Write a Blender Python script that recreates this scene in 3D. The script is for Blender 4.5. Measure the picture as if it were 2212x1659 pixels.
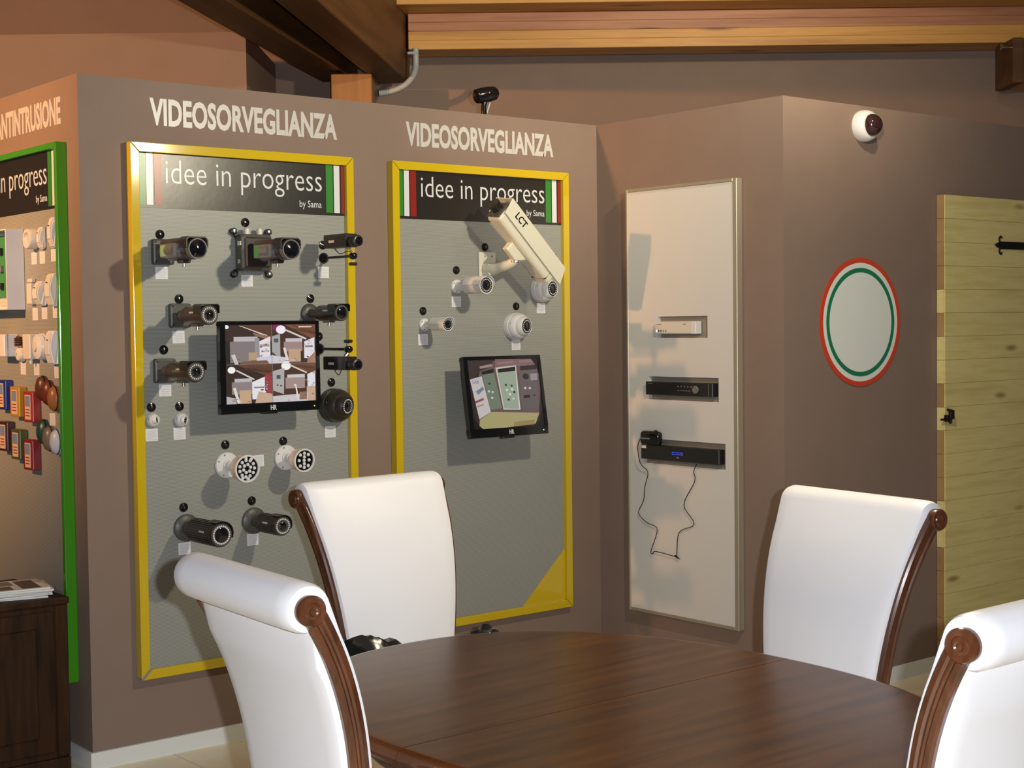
import bpy, bmesh, math, random
from mathutils import Vector, Matrix
random.seed(7)
PI = math.pi
S = bpy.context.scene
COL = S.collection
for o in list(bpy.data.objects):
    bpy.data.objects.remove(o)

# ------------------------------------------------------------------ camera
CAM = Vector((-2.156, -4.967, 1.55)); YAW, PIT, ROL, FPX = 0.8831, 0.0405, -0.0121, 3238.0
fw = Vector((math.cos(YAW) * math.cos(PIT), math.sin(YAW) * math.cos(PIT), -math.sin(PIT)))
rt = Vector((math.sin(YAW), -math.cos(YAW), 0)); up = rt.cross(fw)
r2 = math.cos(ROL) * rt + math.sin(ROL) * up; u2 = -math.sin(ROL) * rt + math.cos(ROL) * up
cd = bpy.data.cameras.new('camera'); cam = bpy.data.objects.new('camera', cd); COL.objects.link(cam)
cd.sensor_fit = 'HORIZONTAL'; cd.sensor_width = 36.0; cd.lens = FPX / 2212 * 36; cd.clip_start = .05
mw = Matrix((r2, u2, -fw)).transposed().to_4x4(); mw.translation = CAM; cam.matrix_world = mw
S.camera = cam
# ------------------------------------------------------------------ world, lamps, exposure
w = bpy.data.worlds.new('world'); S.world = w; w.use_nodes = True
w.node_tree.nodes['Background'].inputs[0].default_value = (.86, .88, 1.0, 1)
w.node_tree.nodes['Background'].inputs[1].default_value = .05
def lamp(name, kind, loc, color, power, radius, aim=None, cone=None, blend=.3):
    d = bpy.data.lights.new(name, kind); d.color = color; d.energy = power; d.shadow_soft_size = radius
    o = bpy.data.objects.new(name, d); COL.objects.link(o); o.location = loc
    if aim: o.rotation_euler = (Vector(aim) - Vector(loc)).to_track_quat('-Z', 'Y').to_euler()
    if cone: d.spot_size = math.radians(cone); d.spot_blend = blend
    return o
lamp('panel_spotlight_spill', 'POINT', (1.27, -2.35, 2.49), (1.0, .88, .64), 94, .05)
lamp('panel_spotlight', 'SPOT', (1.27, -2.35, 2.49), (1.0, .90, .66), 72, .05, aim=(1.0, 0, 2.25), cone=84, blend=1.0)
lamp('beam_spotlight', 'SPOT', (2.0, -2.2, 3.3), (1.0, .84, .58), 205, .05, aim=(2.95, .2, 2.88), cone=84, blend=.95)
lamp('camera_flash', 'POINT', CAM + rt * .085 + Vector((0, 0, .03)), (.89, .935, 1.0), 440, .012)
lamp('warm_wall_spotlight', 'SPOT', (-3.0, .216, 2.93), (1.0, .50, .20), 760, .05, aim=(.9, 1.8, 2.3), cone=77, blend=.8)
S.view_settings.view_transform = 'Standard'; S.view_settings.look = 'None'
S.view_settings.exposure = 0.0; S.view_settings.gamma = 1.0; S.view_settings.use_curve_mapping = False

# ------------------------------------------------------------------ materials
def lin(c): c /= 255.0; return c / 12.92 if c <= .04045 else ((c + .055) / 1.055) ** 2.4
def rgb(r, g, b): return (lin(r), lin(g), lin(b), 1)
class NT:
    def __init__(s, name):
        s.m = bpy.data.materials.new(name); s.m.use_nodes = True; s.t = s.m.node_tree; s.n = s.t.nodes; s.b = s.n['Principled BSDF']
    def add(s, typ, **kw):
        n = s.n.new(typ)
        for k, v in kw.items():
            if k.startswith('i_'): n.inputs[k[2:].replace('_', ' ')].default_value = v
            else: setattr(n, k, v)
        return n
    def link(s, a, b): s.t.links.new(a, b)
    def math(s, op, a, b=None):
        n = s.n.new('ShaderNodeMath'); n.operation = op
        for i, v in enumerate((a, b)):
            if v is None: continue
            if isinstance(v, (int, float)): n.inputs[i].default_value = v
            else: s.link(v, n.inputs[i])
        return n.outputs[0]
    def mix(s, fac, a, b):
        n = s.n.new('ShaderNodeMix'); n.data_type = 'RGBA'
        for i, v in ((0, fac), (6, a), (7, b)):
            if isinstance(v, (int, float, tuple)): n.inputs[i].default_value = v
            else: s.link(v, n.inputs[i])
        return n.outputs[2]
    def noise(s, scale, stretch=(1, 1, 1), detail=3, rough=.5):
        tc = s.add('ShaderNodeTexCoord'); mp = s.add('ShaderNodeMapping'); mp.inputs['Scale'].default_value = stretch
        s.link(tc.outputs['Object'], mp.inputs[0])
        n = s.add('ShaderNodeTexNoise', i_Scale=scale, i_Detail=detail, i_Roughness=rough); s.link(mp.outputs[0], n.inputs['Vector'])
        return n.outputs['Fac']
    def ramp(s, fac, stops):
        n = s.n.new('ShaderNodeValToRGB'); e = n.color_ramp.elements
        while len(e) < len(stops): e.new(.5)
        for k, (p, c) in enumerate(stops): e[k].position = p; e[k].color = c
        s.link(fac, n.inputs[0]); return n.outputs[0]
    def bump(s, h, strength=.2, dist=.002):
        n = s.add('ShaderNodeBump', i_Strength=strength, i_Distance=dist); s.link(h, n.inputs['Height']); s.link(n.outputs[0], s.b.inputs['Normal'])
def plain(name, col, rough=.5, metal=0, spec=.5, coat=0, var=.0, bump=0, bscale=200, emit=None, es=1):
    k = NT(name); b = k.b
    b.inputs['Base Color'].default_value = col; b.inputs['Roughness'].default_value = rough; b.inputs['Metallic'].default_value = metal
    b.inputs['Specular IOR Level'].default_value = spec; b.inputs['Coat Weight'].default_value = coat; b.inputs['Coat Roughness'].default_value = .08
    if var:
        f = k.noise(6, detail=4); lo = tuple(c * (1 - var) for c in col[:3]) + (1,); hi = tuple(min(1, c * (1 + var)) for c in col[:3]) + (1,)
        k.link(k.ramp(f, [(.3, lo), (.7, hi)]), b.inputs['Base Color'])
    if bump: k.bump(k.noise(bscale, detail=2), bump)
    if emit: b.inputs['Emission Color'].default_value = emit; b.inputs['Emission Strength'].default_value = es
    return k.m
def wood(name, stops, stretch, scale=6, rough=.4, coat=0, spec=.5, knots=None, bump=.1):
    k = NT(name); f = k.noise(scale, stretch, detail=6, rough=.62); c = k.ramp(f, stops)
    if knots:
        tc = k.add('ShaderNodeTexCoord'); mp = k.add('ShaderNodeMapping'); mp.inputs['Scale'].default_value = knots[0]; k.link(tc.outputs['Object'], mp.inputs[0])
        v = k.add('ShaderNodeTexVoronoi', i_Scale=knots[1], i_Randomness=1.0); k.link(mp.outputs[0], v.inputs['Vector'])
        c = k.mix(k.ramp(v.outputs['Distance'], [(.06, (.75, .75, .75, 1)), (.17, (0, 0, 0, 1))]), c, knots[2])
    k.link(c, k.b.inputs['Base Color']); k.b.inputs['Roughness'].default_value = rough; k.b.inputs['Coat Weight'].default_value = coat
    k.b.inputs['Coat Roughness'].default_value = .12; k.b.inputs['Specular IOR Level'].default_value = spec
    k.bump(f, bump); return k.m
def perforated():
    k = NT('perforated_sheet'); tc = k.add('ShaderNodeTexCoord'); sx = k.add('ShaderNodeSeparateXYZ'); k.link(tc.outputs['Object'], sx.inputs[0])
    hz = k.math('ADD', sx.outputs[0], sx.outputs[1])
    v = k.math('DIVIDE', sx.outputs[2], .0048); row = k.math('FLOOR', v)
    u = k.math('ADD', k.math('DIVIDE', hz, .0056), k.math('MULTIPLY', k.math('MODULO', row, 2.0), .5))
    du = k.math('SUBTRACT', k.math('FRACT', u), .5); dv = k.math('SUBTRACT', k.math('FRACT', v), .5)
    d = k.math('SQRT', k.math('ADD', k.math('MULTIPLY', du, du), k.math('MULTIPLY', dv, dv)))
    hole = k.math('LESS_THAN', d, .27)
    k.link(k.mix(hole, (.325, .335, .31, 1), (.13, .13, .122, 1)), k.b.inputs['Base Color'])
    k.b.inputs['Roughness'].default_value = .42; return k.m
def card_print():
    k = NT('printed_card'); tc = k.add('ShaderNodeTexCoord'); sx = k.add('ShaderNodeSeparateXYZ'); k.link(tc.outputs['Object'], sx.inputs[0])
    s = k.math('FRACT', k.math('MULTIPLY', sx.outputs[2], 165.0)); line = k.math('LESS_THAN', s, .42)
    ins = k.math('LESS_THAN', k.math('ABSOLUTE', k.math('ADD', sx.outputs[0], k.math('MULTIPLY', k.math('SINE', k.math('MULTIPLY', k.math('FLOOR', k.math('MULTIPLY', sx.outputs[2], 165.0)), 2.3)), .003))), .017)
    top = k.math('LESS_THAN', k.math('ABSOLUTE', sx.outputs[2]), .018)
    f = k.math('MULTIPLY', k.math('MULTIPLY', line, ins), k.math('MULTIPLY', top, .28))
    k.link(k.mix(f, (.72, .72, .76, 1), (.10, .10, .13, 1)), k.b.inputs['Base Color']); k.b.inputs['Roughness'].default_value = .5
    return k.m
def vcol(name, emit):
    k = NT(name); a = k.add('ShaderNodeVertexColor', layer_name='Col')
    if emit:
        k.b.inputs['Base Color'].default_value = (.01, .01, .01, 1); k.link(a.outputs[0], k.b.inputs['Emission Color']); k.b.inputs['Emission Strength'].default_value = emit
        k.b.inputs['Roughness'].default_value = .25
    else: k.link(a.outputs[0], k.b.inputs['Base Color'])
    return k.m
M = {}
M['paint'] = plain('taupe_wall_paint', (.232, .166, .134, 1), .75, var=.03, bump=.08, bscale=260, spec=.25)
M['ceiling'] = plain('ceiling_boarding_paint', (.20, .165, .15, 1), .8, var=.08)
M['skirting'] = plain('white_skirting', (.72, .74, .72, 1), .4)
M['tile'] = plain('cream_floor_tile', (.74, .64, .46, 1), .25, var=.07)
M['grout'] = plain('dark_grout', (.10, .085, .065, 1), .8)
M['yellow'] = plain('yellow_lacquer', (.60, .425, .010, 1), .12, coat=.6)
M['green'] = plain('green_lacquer', (.055, .30, .008, 1), .14, coat=.6)
M['corner'] = plain('grey_corner_joint', (.25, .24, .2, 1), .4)
M['perf'] = perforated()
M['banner'] = plain('dark_banner_film', (.018, .016, .014, 1), .30, bump=.12, bscale=22, spec=.6)
M['bgreen'] = plain('banner_green', (.035, .22, .03, 1), .3); M['bwhite'] = plain('banner_white', (.66, .68, .70, 1), .3); M['bred'] = plain('banner_red', (.26, .018, .014, 1), .3)
M['letter'] = plain('white_vinyl', (.54, .52, .50, 1), .35)
M['black'] = plain('black_plastic', (.012, .012, .013, 1), .35); M['gloss'] = plain('gloss_black_plastic', (.006, .006, .007, 1), .12)
M['grommet'] = plain('black_grommet', (.008, .008, .008, 1), .2); M['metal'] = plain('bright_steel', (.7, .7, .7, 1), .25, metal=1)
M['card'] = card_print(); M['paper'] = plain('plain_paper', (.75, .74, .72, 1), .6)
M['bronze'] = plain('bronze_brown_casing', (.052, .028, .016, 1), .36, metal=.2, var=.1); M['dgrey'] = plain('dark_grey_casing', (.070, .068, .062, 1), .42)
M['dbrown'] = plain('dark_brown_casing', (.026, .020, .017, 1), .38); M['mgrey'] = plain('mid_grey_metal', (.22, .22, .22, 1), .35, metal=.4)
M['white'] = plain('white_casing', (.70, .69, .69, 1), .35); M['cream'] = plain('cream_casing', (.68, .66, .54, 1), .38)
M['lens'] = plain('lens_glass', (.004, .004, .008, 1), .04, coat=1); M['led'] = plain('clear_led', (.75, .78, .8, 1), .12, spec=1)
M['pcb'] = plain('green_circuit', (.05, .26, .08, 1), .5); M['pcbpale'] = plain('pale_green_label', (.28, .52, .27, 1), .5)
M['rust'] = plain('rusty_edge', (.20, .075, .02, 1), .6)
M['smoke'] = plain('smoked_dome', (.035, .012, .014, 1), .05, coat=1)
M['leather'] = plain('white_leather', (.86, .84, .85, 1), .42, bump=.05, bscale=350, spec=.4)
M['chairwood'] = wood('polished_cherry_wood', [(.3, (.050, .014, .005, 1)), (.7, (.130, .042, .015, 1))], (5, 5, .8), 8, .28, coat=.25)
TT = wood('walnut_veneer', [(.28, (.026, .006, .001, 1)), (.5, (.074, .021, .003, 1)), (.75, (.110, .036, .007, 1))], (.7, 9, 1), 3.2, .27, coat=.0, spec=.5, bump=.02); TT.node_tree.nodes['Principled BSDF'].inputs['IOR'].default_value = 1.3; M['tabletop'] = TT
M['tableedge'] = wood('red_walnut_edge', [(.3, (.060, .016, .005, 1)), (.7, (.120, .036, .010, 1))], (1.5, 1.5, 10), 4, .25, coat=.4)
M['cabinet'] = wood('dark_oak_stain', [(.3, (.014, .006, .002, 1)), (.7, (.046, .018, .006, 1))], (6, 6, .7), 5, .6, spec=.2)
M['glulam'] = wood('spruce_glulam', [(.3, (.42, .19, .045, 1)), (.55, (.66, .34, .085, 1)), (.75, (.50, .22, .055, 1))], (.5, 7, 9), 2.2, .5, knots=((.55, 2.2, 5), 2.4, (.10, .030, .010, 1)))
M['glulamr'] = wood('reddish_spruce_lamella', [(.3, (.30, .11, .055, 1)), (.6, (.48, .22, .11, 1)), (.8, (.34, .13, .06, 1))], (.5, 7, 9), 2.2, .5, knots=((.55, 2.2, 5), 2.6, (.07, .02, .01, 1)))
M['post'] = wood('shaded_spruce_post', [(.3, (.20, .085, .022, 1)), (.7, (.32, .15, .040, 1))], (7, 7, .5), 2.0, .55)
M['barrel'] = plain('grey_lens_barrel', (.12, .12, .115, 1), .4)
M['rafter'] = wood('stained_rafter', [(.3, (.070, .026, .007, 1)), (.7, (.15, .062, .016, 1))], (.5, 7, 7), 2.0, .55)
M['pine'] = wood('pale_pine_board', [(.25, (.58, .47, .17, 1)), (.55, (.72, .62, .27, 1)), (.75, (.62, .49, .16, 1))], (1.1, 3, 12), 2.0, .5, knots=((1.4, 2, 4.5), 1.9, (.22, .11, .03, 1)), bump=.04)
M['pineend'] = plain('pine_end_grain', (.36, .21, .085, 1), .6, var=.2); M['iron'] = plain('black_wrought_iron', (.010, .008, .008, 1), .5, metal=.3, bump=.2)
M['board'] = plain('white_laminate', (.64, .63, .61, 1), .35); M['trim'] = plain('beige_aluminium_trim', (.36, .315, .24, 1), .35, metal=.3); M['recess'] = plain('grey_recess', (.24, .225, .18, 1), .6)
M['sred'] = plain('sign_red', (.60, .06, .022, 1), .35); M['sgreen'] = plain('sign_green', (.015, .19, .085, 1), .35); M['swhite'] = plain('sign_white', (.76, .80, .77, 1), .35)
M['conduit'] = plain('grey_conduit', (.36, .38, .38, 1), .45); M['jacket'] = plain('black_leather', (.012, .012, .011, 1), .25, bump=.25, bscale=25)
M['blueled'] = plain('blue_led', (.02, .03, .6, 1), .3, emit=(.05, .10, 1, 1), es=2.2); M['greenled'] = plain('green_led', (.3, .7, .05, 1), .3, emit=(.5, 1, .1, 1), es=2); M['coolled'] = plain('cool_led', (.6, .7, 1, 1), .3, emit=(.5, .65, 1, 1), es=2.5)
M['ivory'] = plain('ivory_plastic', (.66, .62, .55, 1), .4); M['screen'] = vcol('lit_screen', .85); M['print'] = vcol('printed_cover', 0)
for n, c in (('boxblue', (.012, .025, .20)), ('boxyellow', (.45, .24, .01)), ('boxred', (.33, .025, .02)), ('boxdark', (.05, .015, .018)), ('boxolive', (.07, .075, .012)), ('boxcrimson', (.20, .012, .018)),
             ('ovbrown', (.085, .030, .014)), ('ovmaroon', (.12, .025, .016)), ('ovtan', (.26, .105, .036)), ('ovgreen', (.012, .055, .042)), ('ovgrey', (.14, .12, .10)), ('ovsilver', (.45, .50, .58)), ('stickb', (.19, .25, .42)), ('stick', (.66, .50, .36))):
    M[n] = plain(n + '_finish', c + (1,), .35)

# ------------------------------------------------------------------ geometry helpers
def T(*v): return Matrix.Translation(Vector(v))
def RX(a): return Matrix.Rotation(a, 4, 'X')
def RY(a): return Matrix.Rotation(a, 4, 'Y')
def RZ(a): return Matrix.Rotation(a, 4, 'Z')
def B(): return bmesh.new()
def addv(bm, pts, faces, X=None, smooth=False):
    vs = [bm.verts.new((X @ Vector(q)) if X else q) for q in pts]
    for f in faces:
        try: bm.faces.new([vs[i] for i in f]).smooth = smooth
        except ValueError: pass
    return vs
def box(bm, x0, x1, y0, y1, z0, z1, X=None):
    addv(bm, [(x0, y0, z0), (x1, y0, z0), (x1, y1, z0), (x0, y1, z0), (x0, y0, z1), (x1, y0, z1), (x1, y1, z1), (x0, y1, z1)],
         [(0, 3, 2, 1), (4, 5, 6, 7), (0, 1, 5, 4), (1, 2, 6, 5), (2, 3, 7, 6), (3, 0, 4, 7)], X); return bm
def bbox(x0, x1, y0, y1, z0, z1, bev=0, seg=2, X=None):
    bm = box(B(), x0, x1, y0, y1, z0, z1)
    if bev: bmesh.ops.bevel(bm, geom=list(bm.edges), offset=bev, segments=seg, affect='EDGES', profile=.5)
    if X: bmesh.ops.transform(bm, matrix=X, verts=bm.verts)
    return bm
def lathe(bm, prof, X=None, n=24, cap=True):
    """profile of (radius, distance) turned about local -Y (out of the wall)"""
    pts = []; faces = []
    for r, h in prof:
        for i in range(n):
            a = 2 * PI * i / n; pts.append((r * math.cos(a), -h, r * math.sin(a)))
    for j in range(len(prof) - 1):
        for i in range(n):
            a, b = j * n + i, j * n + (i + 1) % n; faces.append((a, b, b + n, a + n))
    if cap: faces.append(tuple(range(n))[::-1]); faces.append(tuple(range((len(prof) - 1) * n, len(prof) * n)))
    addv(bm, pts, faces, X, True); return bm
def tube(bm, pts, r, n=8, cap=True):
    pts = [Vector(q) for q in pts]; rings = []; nrm = None
    for i, q in enumerate(pts):
        t = (pts[min(i + 1, len(pts) - 1)] - pts[max(i - 1, 0)]).normalized()
        if nrm is None: nrm = t.orthogonal().normalized()
        nrm = (nrm - t * nrm.dot(t)).normalized(); bn = t.cross(nrm); rr = r[i] if isinstance(r, (list, tuple)) else r
        rings.append([q + nrm * rr * math.cos(2 * PI * k / n) + bn * rr * math.sin(2 * PI * k / n) for k in range(n)])
    P = [v for g in rings for v in g]; F = []
    for j in range(len(pts) - 1):
        for i in range(n):
            a, b = j * n + i, j * n + (i + 1) % n; F.append((a, b, b + n, a + n))
    if cap: F += [tuple(range(n))[::-1], tuple(range((len(pts) - 1) * n, len(pts) * n))]
    addv(bm, P, F, None, True); return bm
def smoothpts(pts, sub=6):
    pts = [Vector(q) for q in pts]; out = []
    for i in range(len(pts) - 1):
        a, b, c, d = pts[max(i - 1, 0)], pts[i], pts[i + 1], pts[min(i + 2, len(pts) - 1)]
        for k in range(sub):
            t = k / sub; out.append(.5 * (2 * b + (c - a) * t + (2 * a - 5 * b + 4 * c - d) * t * t + (3 * b - a - 3 * c + d) * t ** 3))
    return out + [pts[-1]]
def prism(bm, poly, y0, y1, X=None):
    """polygon in local x,z; thickness between y0 and y1"""
    n = len(poly); P = [(x, y0, z) for x, z in poly] + [(x, y1, z) for x, z in poly]
    F = [tuple(range(n)), tuple(range(n, 2 * n))[::-1]] + [(i, i + n, (i + 1) % n + n, (i + 1) % n) for i in range(n)]
    addv(bm, P, F, X); return bm
def mesh(bm, name='mesh'):
    bmesh.ops.recalc_face_normals(bm, faces=bm.faces); me = bpy.data.meshes.new(name); bm.to_mesh(me); bm.free(); return me
def obj(name, bm, mat, parent=None, X=None, bev=0, smooth=None):
    me = bm if isinstance(bm, bpy.types.Mesh) else mesh(bm, name)
    o = bpy.data.objects.new(name, me); COL.objects.link(o)
    if mat and not me.materials: me.materials.append(M[mat] if isinstance(mat, str) else mat)
    if parent: o.parent = parent
    if X: o.matrix_local = X
    if bev:
        b = o.modifiers.new('bevel', 'BEVEL'); b.width = bev; b.segments = 2; b.limit_method = 'ANGLE'; b.angle_limit = .6
    if smooth:
        for f in me.polygons: f.use_smooth = True
    if not me.get('sharp') and any(f.use_smooth for f in me.polygons): me.set_sharp_from_angle(angle=math.radians(38)); me['sharp'] = 1
    return o
def tag(o, label, cat, group=None):
    o['label'] = label; o['category'] = cat
    if group: o['group'] = group
    return o
def thing(name, label, cat, loc=(0, 0, 0), rz=0, group=None):
    o = bpy.data.objects.new(name, None); COL.objects.link(o); o.location = loc; o.rotation_euler = (0, 0, rz); o.empty_display_size = .05
    return tag(o, label, cat, group)
def struct(name, bm, mat, label=None, parent=None, bev=0, X=None):
    o = obj(name, bm, mat, parent, X, bev)
    if not parent: o['kind'] = 'structure'; o['label'] = label; o['category'] = name.split('_')[0]
    return o
def words(me, gap=.6):
    """split fitted lettering into one mesh per word along x"""
    bm = bmesh.new(); bm.from_mesh(me); left = set(bm.verts); isl = []
    while left:
        st = [left.pop()]; g = [st[0]]
        while st:
            for e in st.pop().link_edges:
                for q in e.verts:
                    if q in left: left.discard(q); st.append(q); g.append(q)
        isl.append(g)
    isl.sort(key=lambda g: min(v.co.x for v in g)); hgt = max(v.co.z for v in bm.verts) - min(v.co.z for v in bm.verts); out = []; hi = None
    for g in isl:
        lo = min(v.co.x for v in g)
        if hi is None or lo - hi > gap * .2 * hgt: out.append([])
        out[-1] += g; hi = max(hi or -9, max(v.co.x for v in g)) if len(out[-1]) > len(g) else max(v.co.x for v in g)
    res = []
    for grp in out:
        keep = set(grp); b2 = bm.copy(); bm.verts.index_update(); ids = {v.index for v in keep}; b2.verts.ensure_lookup_table()
        bmesh.ops.delete(b2, geom=[v for v in b2.verts if v.index not in ids], context='VERTS'); m = bpy.data.meshes.new('word'); b2.to_mesh(m); b2.free(); res.append(m)
    bm.free(); return res
def textmesh(body, x0, x1, z0, z1, depth=.0012, bold=0.0, cap=True, X=None, ref=None):
    """flat lettering fitted to a rectangle in local x,z; front faces -Y"""
    c = bpy.data.curves.new('txt', 'FONT'); c.body = body; c.size = 1; c.offset = bold; c.extrude = .5; c.resolution_u = 3
    o = bpy.data.objects.new('txt', c); COL.objects.link(o); dg = bpy.context.evaluated_depsgraph_get(); me = bpy.data.meshes.new_from_object(o.evaluated_get(dg))
    bpy.data.objects.remove(o); bpy.data.curves.remove(c)
    xs = [v.co.x for v in me.vertices]; ys = [v.co.y for v in me.vertices]
    lo, hi = (min(ys), max(ys)) if not ref else ref
    for v in me.vertices:
        x = x0 + (v.co.x - min(xs)) / (max(xs) - min(xs)) * (x1 - x0); z = z0 + (v.co.y - lo) / (hi - lo) * (z1 - z0)
        v.co = (x, -v.co.z * depth - depth / 2, z)
        if X: v.co = X @ v.co
    return me

# ------------------------------------------------------------------ the setting
L, MM, ZT, BBH = 2.4302, 1.0774, 2.4298, .0616
struct('wall_center', box(B(), 0, L + .1, 0, .1, 0, ZT), 'paint', 'taupe booth wall carrying the two yellow framed panels')
struct('wall_left', box(B(), 0, .1, .1, 2.55, 0, ZT), 'paint', 'warmly lit taupe booth wall with the green framed panel')
struct('wall_right', box(B(), L, L + .1, -MM, 0, 0, ZT), 'paint', 'taupe booth wall carrying the white board')
struct('wall_far_right', box(B(), L + .1, 5.2, -MM, -MM + .1, 0, ZT), 'paint', 'taupe booth wall with the round sign and pine door')
t = .012
struct('baseboard_center', box(B(), -t, L, -t, 0, 0, BBH), 'skirting', 'white skirting under the yellow framed panels')
struct('baseboard_left', box(B(), -t, 0, 0, 2.55, 0, BBH), 'skirting', 'white skirting along the green panel wall')
struct('baseboard_right', box(B(), L - t, L, -MM, -t, 0, BBH), 'skirting', 'white skirting under the white board')
struct('baseboard_far_right', box(B(), L - t, 3.43, -MM - t, -MM, 0, BBH), 'skirting', 'white skirting beside the pine door')
# building grid turned against the booths: s to the right, d away from the viewer
GX = RZ(YAW - PI / 2); GX.translation = Vector((CAM.x, CAM.y, 0))
struct('wall_back', box(B(), -5.5, 5.5, 8.45, 8.6, 0, 3.9), 'paint', 'high taupe wall of the hall behind the booths', X=GX)
struct('wall_partition', box(B(), -5.0, -1.30, 7.5, 8.44, 0, 3.01), 'paint', 'tall orange lit partition block behind the left booth', X=GX)
cbm = B(); sl = .0465  # slope and tone imitate the shade wedge where the lamp's light cuts off
addv(cbm, [(s, d, 3.525 + sl * s + e) for e in (0, .1) for s in (-5.5, 5.5) for d in (1.5, 8.45)], [(0, 1, 3, 2), (4, 6, 7, 5), (0, 2, 6, 4), (1, 5, 7, 3), (0, 4, 5, 1), (2, 3, 7, 6)])
struct('ceiling', cbm, 'ceiling', 'sloping ceiling above the beams, shaped to imitate a shade wedge', X=GX)
fl = struct('floor', box(B(), -7, 8, -9, 6, -.06, -.004), 'grout', 'cream tiled floor with dark joints')
TS = .45; tm = mesh(box(B(), .0015, TS - .0015, -TS + .0015, -.0015, -.012, 0), 'tile')
for i in range(-6, 10):
    for j in range(-1, 10):
        o = obj('tile', tm, 'tile', fl, T(.302 + i * TS, -.03 - j * TS, 0))
        if j == -1 and i >= -1: pass

# ------------------------------------------------------------------ roof timber
def beam(name, label, s0, d0, s1, d1, w_, z0, z1, mat, part=None):
    """timber from (s0,d0) to (s1,d1) on the building grid: left lower edge line, width w_ to the right"""
    a = GX @ Vector((s0, d0, 0)); b = GX @ Vector((s1, d1, 0)); ang = math.atan2(b.y - a.y, b.x - a.x); ln = (b - a).length
    X = RZ(ang); X.translation = a
    o = obj(name, bbox(0, ln, 0, w_, z0, z1, .006, 1), mat, None, X); return tag(o, label, 'beam')
beam('roof_rafter', 'dark stained roof rafter nearest the orange lit wall', -1.02, 8.3, -1.87, 2.9, .20, 2.885, 3.40, 'rafter')
beam('roof_rafter', 'dark stained roof rafter ending at the horizontal glued beams', -.715, 8.28, -1.30, 2.9, .178, 2.87, 3.40, 'rafter')
def hbeam(name, label, s0, s1, d0, d1, z0, z1, mats):
    X = GX.copy(); X.translation = GX @ Vector((s0, d0, 0)); r = thing(name, label, 'beam', X.translation, YAW - PI / 2)
    n = len(mats); h = (z1 - z0) / n
    for k, m in enumerate(mats): obj('lamella', bbox(0, s1 - s0, 0, d1 - d0, z0 + k * h, z0 + (k + 1) * h, .0025, 1), m, r)
    return r
hbeam('glued_beam', 'lower horizontal spruce beam of pale and reddish lamellas', -.535, 4.6, 8.12, 8.34, 3.025, 3.218, ['glulam', 'glulam', 'glulamr', 'glulamr'])
hbeam('glued_beam', 'upper projecting horizontal spruce beam at the top edge', -.70, 4.6, 7.90, 8.30, 3.220, 3.44, ['glulam', 'glulam'])
X = GX @ T(-.93, 7.92, 0)
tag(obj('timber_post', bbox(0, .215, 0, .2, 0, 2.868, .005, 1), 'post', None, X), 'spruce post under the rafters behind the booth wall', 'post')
X = GX @ T(2.66, 7.95, 0); tp = thing('timber_bracket', 'hanging timber end with a bolt at the right edge', 'bracket', X.translation, YAW - PI / 2)
obj('block', bbox(.06, .4, 0, .3, 2.79, 3.022, .005, 1), 'glulam', tp); obj('shaded_side', bbox(0, .058, .01, .3, 2.785, 3.022, .004, 1), 'rafter', tp)  # dark slab puts the shade of the block's left side into the colour
obj('bolt', lathe(B(), [(.006, -.02), (.006, .02), (.016, .022), (.016, .034), (.004, .036)], T(-.02, .04, 2.975) @ RZ(-PI / 2), 10), 'metal', tp)
X = GX.copy(); pts = [(-.492, 8.05, 3.02), (-.492, 8.05, 2.94), (-.497, 8.05, 2.90), (-.515, 8.05, 2.862), (-.545, 8.05, 2.83), (-.59, 8.05, 2.805), (-.64, 8.05, 2.79), (-.69, 8.05, 2.783)]
cp = smoothpts(pts, 10); bm = tube(B(), cp, [.0155 + (.002 if i % 2 else 0) for i in range(len(cp))], 10); cdt = tag(obj('corrugated_conduit', bm, 'conduit', None, X), 'grey corrugated conduit bending down from the beam end', 'conduit')
obj('pipe_clip', bbox(-.535, -.478, 8.03, 8.075, 2.985, 3.0, .003, 1), 'conduit', cdt)

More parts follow.
